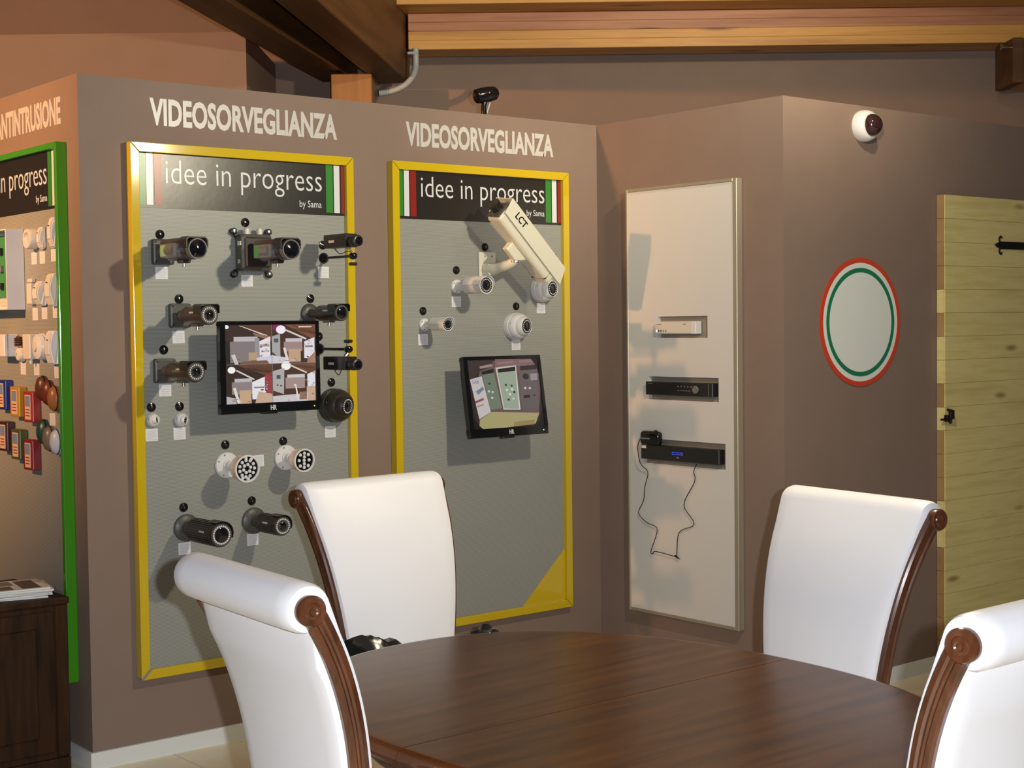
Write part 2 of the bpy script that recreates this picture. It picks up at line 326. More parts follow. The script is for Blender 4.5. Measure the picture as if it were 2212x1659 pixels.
# ------------------------------------------------------------------ display panels on the walls
def flat(bm, x0, x1, z0, z1, y, X=None): addv(bm, [(x0, y, z0), (x1, y, z0), (x1, y, z1), (x0, y, z1)], [(0, 1, 2, 3)], X); return bm
GROM = mesh(lathe(lathe(B(), [(.0172, 0), (.0172, .002), (.0160, .004), (.0125, .005), (.011, .003)], n=20), [(.0105, .001), (.0105, .0045), (.006, .0062), (.0, .0064)], n=16), 'cable_grommet')
DOTM = mesh(lathe(B(), [(.0022, .005), (.0022, .0068), (.0, .0072)], n=8), 'pin')
CARD = mesh(box(B(), -.024, .024, -.0012, 0, -.022, .022), 'label_card')
def panel(label, rz, loc, wd, z0, z1, framemat, grom, cards, left=True, tri=False, text=(.108, .76, 2.065), by=(.66, .762, 2.005), stripes=(.785, 0), topbar=True):
    p = thing('display_panel', label, 'display panel', loc, rz); fwid = .034 if framemat == 'yellow' else .022; fd = .04
    obj('perforated_board', box(B(), fwid - .004, wd - fwid + .004, -.02, 0, z0 + fwid - .004, z1 - fwid + .004), 'perf', p)
    def bar(poly): return obj('frame_bar', prism(B(), poly, -fd, 0), framemat, p, bev=.0025)
    g = .001
    bar([(0, z0 + .006), (0, z1 - g), (fwid, z1 - fwid - g), (fwid, z0 + fwid + .006)]); bar([(wd, z0 + g), (wd - fwid, z0 + fwid + g), (wd - fwid, z1 - fwid - g), (wd, z1 - g)])
    bar([(g, z1), (wd - g, z1), (wd - fwid - g, z1 - fwid), (fwid + g, z1 - fwid)]); bar([(.008, z0), (fwid + .008, z0 + fwid), (wd - fwid - g, z0 + fwid), (wd - g, z0)])
    obj('corner_joint', prism(B(), [(0.001, z0 + .001), (.001, z0 + .012), (fwid - .002, z0 + fwid + .012), (fwid + .012, z0 + fwid - .002), (.012, z0 + .001)], -fd + .002, -.001), 'corner', p)
    ban = obj('banner', box(B(), fwid, wd - fwid, -.0215, -.0195, 1.976, z1 - fwid), 'banner', p)
    def stripe(a, b, m): obj('banner_stripe', box(B(), a, b, -.0225, -.021, 1.986, z1 - fwid - .001), m, ban)
    if left: stripe(fwid + .002, fwid + .028, 'bgreen'); stripe(fwid + .033, fwid + .058, 'bwhite'); stripe(fwid + .064, fwid + .093, 'bred')
    k = stripes[0]; stripe(k, k + .031, 'bgreen'); stripe(k + .036, k + .062, 'bwhite'); stripe(k + .069, wd - fwid - .002, 'bred')
    me = textmesh('idee in progress', text[0], text[1], text[2] - .028, 2.150, .0008, -.008, X=T(0, -.0215, 0))
    for m_ in words(me): obj('banner_word', m_, 'bwhite', ban)
    me = textmesh('by Sama', by[0], by[1], by[2] - .010, by[2] + .024, .0008, 0, X=T(0, -.0215, 0))
    for m_ in words(me, .5): obj('banner_word', m_, 'bwhite', ban)
    for x, z in grom:
        o = obj('cable_grommet', GROM, 'grommet', p, T(x, -.02, z)); obj('pin', DOTM, 'metal', o, T(0, 0, 0))
    for x, z in cards: obj('label_card', CARD, 'card', p, T(x, -.0201, z - .003) @ RY(random.uniform(-.02, .02)))
    if tri: obj('corner_gusset', prism(B(), [(wd - fwid - .24, z0 + fwid), (wd - fwid, z0 + fwid), (wd - fwid, z0 + fwid + .225)], -.022, -.019), 'yellow', p)
    return p
PZ0, PZ1 = .2943, 2.2043
g1 = [(.288, 1.882), (.633, 1.936), (.969, 1.86), (.357, 1.652), (.910, 1.654), (.293, 1.47), (.240, 1.266), (.350, 1.264), (.532, 1.114), (.778, 1.113), (.921, .925), (.358, .897), (.638, .897), (.998, 1.329), (.945, 1.508)]
k1 = [(.291, 1.748), (.636, 1.723), (.971, 1.758), (.352, 1.517), (.295, 1.328), (.239, 1.17), (.348, 1.169), (.990, 1.14), (.669, 1.048), (.358, .75), (.639, .754), (.918, .74)]
x1 = .1719; panel('yellow framed perforated panel full of dark cameras, next to the corner', 0, (x1, 0, 0), 1.106 - x1, PZ0, PZ1, 'yellow', [(x - x1, z) for x, z in g1], [(x - x1, z) for x, z in k1], tri=True,
                  text=(.142, .797, 2.065), by=(.697, .795, 2.005), stripes=(.816, 0))
g2 = [(1.769, 1.871), (1.616, 1.772), (1.443, 1.604), (1.935, 1.622)]; k2 = [(1.614, 1.645), (2.075, 1.617), (1.441, 1.491), (1.932, 1.46)]
x2 = 1.2895; panel('yellow framed perforated panel with white cameras and a tilted monitor', 0, (x2, 0, 0), 2.2286 - x2, PZ0, PZ1, 'yellow', [(x - x2, z) for x, z in g2], [(x - x2, z) for x, z in k2], tri=True,
                   text=(.152, .81, 2.067), by=(.71, .81, 2.012), stripes=(.818, 0))
kA = [(.366, 1.81), (.290, 1.81), (.186, 1.814), (.369, 1.607), (.283, 1.61), (.182, 1.613), (.496, 1.406), (.368, 1.406), (.182, 1.399), (.234, 1.228)]
panel('green framed perforated panel of alarm devices at the left edge', -PI / 2, (0, 1.043, 0), .94, PZ0, PZ1, 'green', [], [(1.043 - y, z) for y, z in kA], left=False, text=(.152, .812, 2.067), by=(.712, .812, 2.008), stripes=(.824, 0))
def letters(label, body, loc, rz, x0, x1):
    o = obj('wall_lettering', textmesh(body, x0, x1, 2.271, 2.370, .0012, .036), 'letter'); o.location = loc; o.rotation_euler = (0, 0, rz); return tag(o, label, 'lettering')
letters('white word VIDEOSORVEGLIANZA above the panel of dark cameras', 'VIDEOSORVEGLIANZA', (0, 0, 0), 0, .268, 1.056)
letters('white word VIDEOSORVEGLIANZA above the panel of white cameras', 'VIDEOSORVEGLIANZA', (0, 0, 0), 0, 1.385, 2.173)
letters('white word ANTINTRUSIONE above the green framed panel', 'ANTINTRUSIONE', (0, .78, 0), -PI / 2, .02, .635)

# ------------------------------------------------------------------ surveillance cameras
def ring_of(bm, n, R, y, r, cx=0, cz=0, X=None):
    for i in range(n):
        a = 2 * PI * i / n; lathe(bm, [(r, y - .001), (r, y + .0012), (r * .5, y + .0025)], T(cx + R * math.cos(a), 0, cz + R * math.sin(a)), 6)
    return bm
def visor(bm, r, y0, y1, a0=20, a1=160, th=.002, n=14, slant=0):
    P = []; F = []
    for i in range(n + 1):
        a = math.radians(a0 + (a1 - a0) * i / n); ex = slant * math.sin(a)
        for rr in (r, r + th):
            for y in (y0, y1 + ex): P.append((rr * math.cos(a), -y, rr * math.sin(a)))
    for i in range(n):
        k = 4 * i; m = k + 4
        F += [(k, k + 1, m + 1, m), (k + 2, m + 2, m + 3, k + 3), (k, m, m + 2, k + 2), (k + 1, k + 3, m + 3, m + 1)]
    F += [(0, 2, 3, 1), (4 * n, 4 * n + 1, 4 * n + 3, 4 * n + 2)]
    addv(bm, P, F); return bm
def screws(bm, pts, y):
    for x, z in pts: lathe(bm, [(.0035, y - .001), (.0035, y + .002), (.002, y + .0028)], T(x, 0, z), 8)
    return bm
def bullet(label, x, z, ln, r, case, plate, base='square', dz=0, leds=20, ribs=False, vis=True, flange=.048, lensr=.5, screw=True, visblack=False):
    t = thing('bullet_camera', label, 'camera', (x, -.0215, z))
    if base == 'square': obj('mount_plate', bbox(-.042, .042, -.024, 0, -.044, .044, .008, 2), plate, t)
    else: obj('mount_plate', lathe(B(), [(flange, 0), (flange, .006), (flange * .9, .011), (flange * .5, .016)], n=28), plate, t)
    scr = [(-.033, .034), (.033, .034), (-.033, -.034), (.033, -.034)] if base == 'square' else [(flange * .76 * math.cos(a), flange * .76 * math.sin(a)) for a in (2.6, .9, 4.4)]
    obj('plate_screw', screws(B(), scr, .024 if base == 'square' else .010), 'black', t)
    nk = min(.07, ln * .32); obj('neck', tube(B(), [(0, -.012, 0), (0, -nk * .6, -.002), (0, -nk - .02, dz * .3)], [r * .62, r * .5, r * .55], 14), plate, t)
    X = T(0, 0, dz)
    if ribs:
        prof = [(r * .6, nk), (r * .95, nk + .004), (r * .95, ln - .02), (r, ln - .018), (r, ln - .004), (r * .95, ln)]
        fb = B()
        for i in range(30): a = 2 * PI * i / 30; box(fb, -r * .055, r * .055, -(ln - .022), -(nk + .006), r * .93, r * 1.01, X @ RY(a))
        obj('fins', fb, case, t)
    else: prof = [(r * .55, nk), (r * .9, nk + .006), (r, nk + .018), (r, ln - .012), (r * 1.04, ln - .011), (r * 1.04, ln - .002), (r * .97, ln)]
    hs = obj('housing', lathe(B(), prof, X, 28), case, t)
    obj('logo_mark', bbox(-r * 1.01, -r * .97, -ln + .05, -ln + .085, dz + .006, dz + .012), 'letter' if case != 'white' else 'mgrey', hs)
    fr = obj('front_face', lathe(B(), [(r * .93, ln - .003), (r * .93, ln + .001)], X, 28), 'black' if case in ('white',) else 'dgrey', t)
    if leds: obj('led_ring', ring_of(B(), leds, r * .72, ln + .001, r * .085, 0, dz), 'led', fr)
    obj('lens', lathe(B(), [(r * lensr, ln - .002), (r * lensr, ln + .003), (r * lensr * .8, ln + .0055), (0, ln + .007)], X, 20), 'lens', t)
    if case == 'white': obj('rim', lathe(B(), [(r * .93, ln - .004), (r * 1.06, ln - .004), (r * 1.06, ln + .002), (r * .93, ln + .002)], X, 28, cap=False), 'white', t)
    if vis:
        bm = visor(B(), r * 1.10, ln * .45 if not ribs else ln - .055, ln + (.006 if not ribs else -.002), -18 if ribs else 5, 118 if ribs else 175, slant=.010); bmesh.ops.transform(bm, matrix=X, verts=bm.verts); obj('visor', bm, 'black' if visblack else case, t)
    if screw: obj('thumb_screw', lathe(B(), [(.004, -.004), (.004, .010), (.007, .011), (.007, .016)], T(0, -ln * .62, dz - r - .001) @ RX(PI / 2), 10), 'metal', t); obj('saddle', bbox(-.014, .014, -ln * .72, -ln * .5, dz - r - .006, dz - r + .006, .003, 1), plate, t)
    return t
def rectvisor(t, r, ln, mat):
    bm = B(); prism(bm, [(-r * 1.12, .006), (-r * 1.12, r * .95), (-r * .95, r * 1.13), (r * .95, r * 1.13), (r * 1.12, r * .95), (r * 1.12, .006), (r * 1.06, .006), (r * 1.06, r * .9), (r * .9, r * 1.06), (-r * .9, r * 1.06), (-r * 1.06, r * .9), (-r * 1.06, .006)], -ln - .006, -ln * .80)
    obj('visor', bm, mat, t)
t = bullet('bronze bullet camera with led ring, upper left of the wide monitor', .352, 1.592, .234, .034, 'bronze', 'dgrey', vis=False); rectvisor(t, .034, .234, 'black')
t = bullet('bronze bullet camera with led ring, left of the wide monitor', .288, 1.395, .252, .034, 'bronze', 'dgrey', vis=False); rectvisor(t, .034, .252, 'black')
t = bullet('slim dark bullet camera above the right corner of the wide monitor', .903, 1.597, .228, .030, 'dbrown', 'dgrey', base='round', flange=.038, leds=0, vis=False, lensr=.75); rectvisor(t, .030, .228, 'black')
bullet('large ribbed bullet camera low on the panel, with a big lens', .366, .822, .264, .043, 'dbrown', 'dgrey', base='round', leds=24, ribs=True, flange=.050, lensr=.6, screw=False)
bullet('smaller ribbed bullet camera low on the panel, behind the chair', .644, .822, .212, .036, 'dbrown', 'dgrey', base='round', leds=22, ribs=True, flange=.050, lensr=.45, screw=False)
bullet('white bullet camera with visor, under the big tilted housing', 1.615, 1.705, .198, .033, 'white', 'white', base='round', flange=.029, leds=18, visblack=False, lensr=.35, screw=False)
bullet('small white bullet camera with visor, leftmost on its panel', 1.447, 1.549, .160, .0255, 'white', 'white', base='round', flange=.026, leds=16, lensr=.35, screw=False)

def cutaway(t, X, ln, bmat):
    """bullet camera with its side cut open over the zoom lens"""
    def o(n, bm, m, par=t, **k): bmesh.ops.transform(bm, matrix=X, verts=bm.verts); return obj(n, bm, m, par, **k)
    r = .036
    o('neck', tube(B(), [(0, -.01, 0), (0, -.05, -.003), (0, -.09, 0)], [.026, .02, .024], 14), 'dgrey')
    bm = B(); prism(bm, [(-.040, .012), (-.040, .030), (-.030, .040), (.030, .040), (.040, .030), (.040, .012), (.036, .012), (.036, .028), (.028, .036), (-.028, .036), (-.036, .028), (-.036, .012)], -ln + .012, -.075); o('visor', bm, 'bronze')
    o('visor_lip', prism(B(), [(-.042, .004), (-.042, .032), (-.031, .043), (.031, .043), (.042, .032), (.042, .004), (.038, .004), (.038, .030), (.030, .038), (-.030, .038), (-.038, .030), (-.038, .004)], -ln + .004, -ln + .06), 'black')
    bm = B(); P = [(r * math.cos(a), r * math.sin(a)) for a in [PI + PI * i / 12 for i in range(13)]]; prism(bm, P, -ln + .03, -.085); o('housing', bm, 'dbrown')
    win = o('window_frame', bbox(-.052, .052, -.215, -.095, -.026, .022, .003, 1), 'mgrey')
    o('circuit_label', bbox(-.0535, -.0515, -.142, -.102, -.021, .017), bmat, win)
    o('zoom_barrel', lathe(B(), [(.017, .145), (.017, .17), (.019, .172), (.019, .205)], T(-.046, 0, -.002), 16), 'mgrey', win)
    o('inner_panel', bbox(.0515, .0535, -.205, -.105, -.021, .017), 'rust', win)
    o('lens_barrel', lathe(B(), [(.022, .19), (.026, .20), (.028, .225), (.030, ln - .03), (r, ln - .025), (r, ln), (r * .90, ln), (r * .88, ln - .006)], None, 24), 'barrel')
    o('lens', lathe(B(), [(r * .88, ln - .008), (r * .86, ln - .005), (r * .5, ln - .001), (0, ln + .001)], None, 24), 'lens')
    o('saddle', bbox(-.016, .016, -.20, -.15, -.046, -.030, .004, 1), 'dbrown'); o('thumb_screw', lathe(B(), [(.003, 0), (.003, .01), (.006, .011), (.006, .015)], T(0, -.175, -.043) @ RX(PI / 2), 10), 'metal')
    o('logo_mark', bbox(-.0412, -.0398, -.262, -.225, .020, .029), 'letter')
t = thing('cutaway_camera', 'cutaway bullet camera showing its zoom lens, top left of the panel', 'camera', (.29, -.0215, 1.819))
obj('mount_plate', bbox(-.042, .042, -.026, 0, -.046, .046, .008, 2), 'dgrey', t); obj('plate_screw', screws(B(), [(-.033, .035), (.033, .035), (-.033, -.035), (.033, -.035)], .026), 'black', t); cutaway(t, Matrix.Identity(4), .28, 'pcbpale')
t = thing('cutaway_camera', 'cutaway bullet camera on a big junction box with four lugs', 'camera', (.65, -.0215, 1.823))
bx = obj('junction_box', bbox(-.066, .066, -.055, 0, -.068, .068, .012, 2), 'dgrey', t); obj('box_lid', bbox(-.052, .052, -.066, -.054, -.056, .056, .006, 2), 'dbrown', bx)
for sx in (-1, 1):
    for sz in (-1, 1):
        lg = obj('lug', lathe(B(), [(.012, 0), (.012, .018), (.009, .02)], T(sx * .073, 0, sz * .079), 14), 'black', bx); obj('lug_arm', bbox(-.010, .010, -.016, -.001, -.026, .006, .003, 1, T(sx * .066, 0, sz * .07) @ RY(sx * sz * .7)), 'black', bx); obj('lug_screw', lathe(B(), [(.007, .018), (.007, .022), (.003, .023)], T(sx * .073, 0, sz * .079), 10), 'metal', bx)
for sx in (-.028, .026): obj('cable_gland', lathe(B(), [(.011, 0), (.011, .018), (.009, .024), (.004, .026)], T(sx, -.028, .066) @ RX(-PI / 2), 12), 'ivory', bx)
obj('hinge_clip', bbox(-.069, -.063, -.05, -.03, .025, .042, .001, 1), 'metal', bx); obj('hinge_clip', bbox(-.069, -.063, -.05, -.03, -.042, -.025, .001, 1), 'metal', bx)
cutaway(t, T(0, -.022, 0), .276, 'pcb')

def boxcam(label, bx_, bz, arm, body, up_):
    t = thing('box_camera', label, 'camera', (bx_, -.0215, bz)); dx, dz = body
    obj('wall_foot', lathe(B(), [(.021, 0), (.021, .005), (.016, .012), (.007, .02)], n=20), 'gloss', t)
    obj('arm', tube(B(), [(0, -.015, 0), (0, -arm + .012, 0)], .0055, 10), 'gloss', t); obj('ball_joint', lathe(B(), [(.004, arm - .02), (.012, arm - .013), (.0145, arm), (.012, arm + .012), (.004, arm + .016)], n=16), 'gloss', t)
    obj('swivel_stem', tube(B(), [(0, -arm, -.02 * up_), (0, -arm, .018 * up_), (dx * .5, -arm + .01, .6 * dz), (dx, -arm + .02, dz - .02 * up_)], .005, 8), 'metal', t); obj('lock_knob', bbox(-.015, .015, -arm - .009, -arm + .009, -.030 * up_ - .006, -.030 * up_ + .006, .003, 1), 'black', t)
    bd = obj('body', bbox(dx - .028, dx + .028, -.250, -.10, dz - .025, dz + .025, .003, 1), 'black', t); obj('logo_mark', bbox(dx - .0292, dx - .0278, -.175, -.138, dz - .006, dz + .003), 'letter', bd)
    ln = obj('lens_barrel', lathe(B(), [(.018, .247), (.0185, .258), (.022, .260), (.022, .276), (.0195, .279), (.021, .296), (.018, .298)], T(dx, 0, dz - .004), 18), 'black', t); obj('lens', lathe(B(), [(.016, .295), (.014, .300), (0, .302)], T(dx, 0, dz - .004), 14), 'lens', ln)
    obj('cable', tube(B(), smoothpts([(dx + .012, -.11, dz - .02), (dx + .02, -.14, dz - .045), (.01, -arm + .04, .02 * up_), (.008, -arm, -.012)], 5), .0016, 6), 'black', t)
    return t
boxcam('black box camera standing on a ball arm, top right of the panel', .972, 1.810, .206, (-.035, .056), 1)
boxcam('black box camera hanging under a ball arm beside the wide monitor', .946, 1.460, .204, (-.02, -.052), -1)

def dome(label, loc, R, depth, er, mat, leds=18, turn=(.25, -.1), name='dome_camera', rz=0):
    t = thing(name, label, 'camera', loc, rz); k = R
    bs = obj('base', lathe(B(), [(k, 0), (k, depth * .35), (k * .985, depth * .40), (k * .96, depth * .41), (k * .95, depth * .62), (k * .86, depth * .80), (k * .70, depth * .95), (k * .62, depth)], n=32), mat, t)
    X = T(0, -depth * .80, 0) @ RZ(turn[0]) @ RX(turn[1]); e = er
    eb = obj('eyeball', lathe(B(), [(e * .9, -e * .3), (e, 0), (e * .97, e * .25), (e * .86, e * .55), (e * .78, e * .66), (e * .74, e * .62)], X, 26), mat, t)
    ff = obj('front_glass', lathe(B(), [(e * .74, e * .56), (e * .73, e * .64)], X, 24), 'black', eb)
    if leds:
        bm = ring_of(B(), leds, e * .56, e * .64, e * .06); bmesh.ops.transform(bm, matrix=X, verts=bm.verts); obj('led_ring', bm, 'led', eb)
    obj('lens', lathe(B(), [(e * .36, e * .62), (e * .36, e * .68), (e * .2, e * .74), (0, e * .76)], X, 18), 'lens', eb)
    obj('base_screw', screws(B(), [(k * .9 * math.cos(a), k * .9 * math.sin(a)) for a in (2.9, .8, 5.0)], depth * .62), 'mgrey', t)
    return t
dome('dark brown dome camera with led eyeball, lower right of the wide monitor', (1.001, -.0215, 1.240), .066, .082, .046, 'dbrown', 20, (.35, .05))
dome('white dome camera with led eyeball, right below the big housing', (2.072, -.0215, 1.696), .056, .062, .043, 'white', 18, (.18, 0))
dome('white dome camera with led eyeball, above the tilted monitor', (1.920, -.0215, 1.537), .058, .068, .043, 'white', 18, (.2, 0))
dome('tiny white dome camera without leds, beside the yellow frame', (.243, -.0215, 1.2205), .024, .022, .015, 'white', 0, (.75, -.1), 'mini_dome_camera')
dome('tiny white dome camera with leds, under its grommet near monitor', (.353, -.0215, 1.216), .025, .024, .017, 'white', 8, (.6, .1), 'mini_dome_camera')
t = thing('vandal_dome_camera', 'white round camera with smoked dome high above the round sign', 'camera', (2.925, -MM, 2.345))
obj('base', lathe(B(), [(.064, 0), (.066, .012), (.064, .030), (.058, .046), (.050, .052), (.046, .052)], n=36), 'white', t); obj('smoked_bubble', lathe(B(), [(.046 * math.cos(a), .050 + .046 * math.sin(a)) for a in [PI / 2 * i / 8 for i in range(9)]], n=28), 'smoke', t); obj('base_screw', screws(B(), [(-.05, .02), (.05, .02), (-.03, -.044), (.03, -.044)], .045), 'mgrey', t)

def flood(label, x, z, ln, R, pts, tilt):
    t = thing('infrared_floodlight', label, 'floodlight', (x, -.0215, z))
    obj('wall_flange', lathe(B(), [(.049, 0), (.049, .004), (.046, .008), (.022, .011), (.020, .016)], n=28), 'white', t); obj('flange_screw', screws(B(), [(-.036, .016), (-.012, .038), (-.018, -.036), (.03, -.026)], .007), 'mgrey', t)
    obj('neck', lathe(B(), [(.018, .012), (.016, .02), (.016, .035), (.013, .038), (.013, ln - .05)], n=18), 'white', t)
    X = T(0, -(ln - .055), 0) @ RX(tilt); hd = obj('lamp_head', lathe(B(), [(.016, -.006), (R * .75, .0), (R * .93, .008), (R, .045), (R * 1.03, .047), (R * 1.03, .055), (R * .9, .055), (R * .88, .048)], X, 32), 'white', t)
    obj('front_glass', lathe(B(), [(R * .89, .044), (R * .88, .050)], X, 28), 'gloss', hd); bm = B()
    for a, b in pts: lathe(bm, [(.0068, .046), (.0068, .051), (.005, .054), (0, .0555)], X @ T(a * R, 0, b * R), 10)
    obj('led_array', bm, 'led', hd); return t
p1 = [(.62 * math.cos(2 * PI * i / 11), .62 * math.sin(2 * PI * i / 11)) for i in range(11)] + [(.30 * math.cos(2 * PI * i / 6 + .3), .30 * math.sin(2 * PI * i / 6 + .3)) for i in range(6)] + [(-.1, .78), (.35, .7), (-.35, -.7), (.1, -.78)]
flood('larger white infrared floodlight with many small leds on round flange', .536, 1.038, .155, .049, p1, .05)
p2 = [(0, 0), (.5, 0), (-.5, 0), (.02, .62), (.02, -.62), (.42, .48), (-.38, .48), (.42, -.48), (-.38, -.48), (.02, .3), (.02, -.3)]
flood('smaller white infrared floodlight with eleven bright leds', .787, 1.050, .138, .043, p2, .05)

# large weatherproof housing
t = thing('camera_housing', 'long cream weatherproof camera housing tilted on a wall bracket', 'camera', (1.765, -.0215, 1.80))
obj('bracket_foot', prism(B(), [(-.034, -.055), (.022, -.055), (.055, -.01), (.055, .050), (-.034, .050)], -.008, 0), 'cream', t, bev=.002)
obj('bracket_screw', screws(B(), [(-.004, .032), (.034, .032)], .008), 'mgrey', t)
bm = B(); prism(bm, [(-.012, 0), (.012, 0), (.016, -.055), (-.016, -.055)], -.03, -.004); obj('bracket_web', bbox(-.022, .022, -.06, -.004, -.05, .0, .008, 2), 'cream', t)
obj('bracket_arm', tube(B(), smoothpts([(0, -.02, -.025), (0, -.09, -.020), (.0, -.16, -.008), (.01, -.19, .01)], 5), [.026] * 5 + [.022] * 5 + [.02] * 6, 14), 'cream', t)
obj('swivel_plate', lathe(B(), [(.024, 0), (.024, .008)], T(.012, -.19, .008) @ RX(PI / 2), 20), 'metal', t)
HX = T(.045, -.205, .085) @ RY(math.radians(43)) @ RZ(math.radians(3)) @ RX(math.radians(6))
def hob(n, bm, m, par=t, **k): bmesh.ops.transform(bm, matrix=HX, verts=bm.verts); return obj(n, bm, m, par, **k)
# local axis x runs from the lens end (-x) to the tail (+x); z is the sunshield side
hob('saddle', prism(B(), [(-.05, -.092), (.02, -.092), (.062, -.045), (-.05, -.045)], -.018, .018), 'cream', bev=.006)
hob('body', bbox(-.185, .195, -.046, .046, -.050, .040, .018, 3), 'cream'); gl = hob('front_frame', bbox(-.192, -.182, -.040, .040, -.044, .034, .004, 1), 'dgrey'); hob('end_cap', bbox(.168, .1975, -.0475, .0475, -.0515, .0415, .019, 3), 'cream'); hob('front_cap', bbox(-.187, -.155, -.0475, .0475, -.0515, .0415, .019, 3), 'cream'); hob('seam', bbox(.1655, .1675, -.0466, .0466, -.0506, .0406, .0009, 1), 'black')
hob('lens', lathe(B(), [(.024, -.01), (.024, .035), (.026, .036), (.026, .05)], T(-.175, 0, -.004) @ RZ(-PI / 2), 18), 'black')
bm = B(); sh = [(-.057, -.016), (-.057, .052), (.057, .052), (.057, -.016), (.053, -.016), (.053, .047), (-.053, .047), (-.053, -.016)]
addv(bm, [(-.20 if zz > .02 else -.185, y, zz) for y, zz in sh] + [(.235 if zz < .02 else .205, y, zz) for y, zz in sh], [tuple(range(8)), tuple(range(8, 16))[::-1]] + [(i, i + 8, (i + 1) % 8 + 8, (i + 1) % 8) for i in range(8)])
shd = hob('sunshield', bm, 'cream', bev=.0015)
me = textmesh('LCT', -.140, -.070, .006, .036, .0006, .022); me.transform(HX @ T(0, -.0575, 0)); obj('lettering', me, 'black', shd)
me = textmesh('Y', .13, .155, -.028, .0, .0006, .01); me.transform(HX @ T(0, -.0465, -.012) @ RY(-.5)); obj('lettering', me, 'black', t)
# small desktop camera on the wall top
t = thing('webcam', 'small black camera with red light standing on the booth wall', 'camera', (1.83, .05, ZT))
obj('stem', tube(B(), [(0, 0, 0), (-.002, 0, .04), (.004, -.005, .075)], [.013, .011, .012], 12), 'gloss', t); obj('tail_brace', tube(B(), [(.012, .005, 0), (.05, .01, .085)], .004, 8), 'conduit', t)
X = T(.004, 0, .090) @ RZ(-1.75) @ RX(.22); hd = obj('head', lathe(B(), [(.018, -.062), (.029, -.05), (.033, -.02), (.033, .02), (.030, .04), (.022, .046)], X, 24), 'gloss', t); obj('lens', lathe(B(), [(.018, .044), (.014, .049), (0, .051)], X, 18), 'lens', hd); obj('indicator', lathe(B(), [(.0025, 0), (.002, .002)], T(.004, -.0335, .096), 8), plain('red_led', (.6, .02, .05, 1), .3, emit=(1, .05, .12, 1), es=3), hd)

# ------------------------------------------------------------------ monitors
def polymesh(polys, wd, ht, X, y0=0):
    """list of (colour, [(x,y) 0..1, y down]) drawn flat, later ones a hair in front"""
    bm = B(); cl = bm.verts.layers.float_color.new('Col')
    for i, (c, pl) in enumerate(polys):
        vs = [bm.verts.new(X @ Vector(((a - .5) * wd, y0 - i * .00004, (.5 - b) * ht))) for a, b in pl]
        for v in vs: v[cl] = rgb(*c)
        bm.faces.new(vs)
    me = bpy.data.meshes.new('screen'); bm.to_mesh(me); bm.free(); return me
def R4(x0, y0, x1, y1): return [(x0, y0), (x1, y0), (x1, y1), (x0, y1)]
def blob(x, y, r, k=1.0, n=12): return [(x + r * math.cos(2 * PI * i / n), y + r * k * math.sin(2 * PI * i / n)) for i in range(n)]
def monitor(label, cx, cz, p, tilt, polys, wd=.415, ht=.335):
    t = thing('wall_monitor', label, 'monitor', (cx, -.0215, cz)); X = T(0, -p + .02, 0) @ RX(tilt)
    def o(n, bm, m, par=t, **k): bmesh.ops.transform(bm, matrix=X, verts=bm.verts); return obj(n, bm, m, par, **k)
    a, b = wd / 2, ht / 2; sx0, sx1, sz0, sz1 = -a + .022, a - .016, -b + .036, b - .014; bm = B()
    for r in ((-a, a, sz1, b), (-a, a, -b, sz0), (-a, sx0, sz0, sz1), (sx1, a, sz0, sz1)): box(bm, r[0], r[1], 0, .026, r[2], r[3])
    bmesh.ops.remove_doubles(bm, verts=bm.verts, dist=1e-5); o('bezel', bm, 'gloss', bev=.002)
    o('back_shell', bbox(-a + .04, a - .04, .012, .060, -b + .04, b - .04, .012, 2), 'black'); o('mount_arm', bbox(-.05, .05, .06, p - .012, -.05, .05, .004, 1), 'black')
    me = polymesh(polys, sx1 - sx0, sz1 - sz0, X @ T((sx0 + sx1) / 2, .004, (sz0 + sz1) / 2)); obj('screen', me, 'screen', t)
    me = textmesh('HR', -.006, .019, -b + .008, -b + .027, .0006, .02); me.transform(X @ Matrix.Shear('XZ', 4, (0, 0)) @ T(0, 0, 0)); obj('logo', me, 'bwhite', t)
    o('power_light', bbox(a - .028, a - .024, -.0008, 0, -b + .014, -b + .018), 'greenled'); o('stand_stub', bbox(-.03, .03, .01, .04, -b - .006, -b + .002, .002, 1), 'black')
    return t
pol = []
def Q(qx, qy, items):
    for c, pl in items: pol.append((c, [(qx + x * .5, qy + y * .5) for x, y in pl]))
Q(0, 0, [((42, 34, 33), R4(0, 0, 1, 1)), ((95, 62, 48), [(.3, 0), (1, 0), (1, .35)]), ((60, 42, 36), [(.0, 0), (.3, 0), (1, .38), (1, .5), (0, .4)]), ((232, 222, 214), [(.30, .02), (.33, .02), (.92, .27), (.90, .30)]), ((150, 112, 90), [(.6, .2), (1, .3), (1, .42), (.62, .26)]), ((196, 190, 192), R4(.18, .30, .70, .42)), ((136, 126, 126), R4(.10, .42, .66, .96)), ((160, 150, 152), R4(.64, .34, .74, .85)), ((238, 232, 236), [(.74, .42), (.98, .30), (.98, .82), (.74, .88)]), ((180, 158, 150), R4(.75, .5, .96, .56)), ((120, 110, 110), R4(.78, .66, .95, .70)), ((214, 212, 226), [(.66, .84), (1, .80), (1, 1), (.62, 1)]), ((188, 160, 124), R4(.50, .70, .68, .94)), ((216, 206, 200), [(.12, .76), (.2, .74), (.28, 1), (.2, 1)]), ((128, 92, 70), [(.35, .93), (.9, .91), (.95, 1), (.3, 1)]), ((255, 252, 246), blob(.03, .05, .05))])
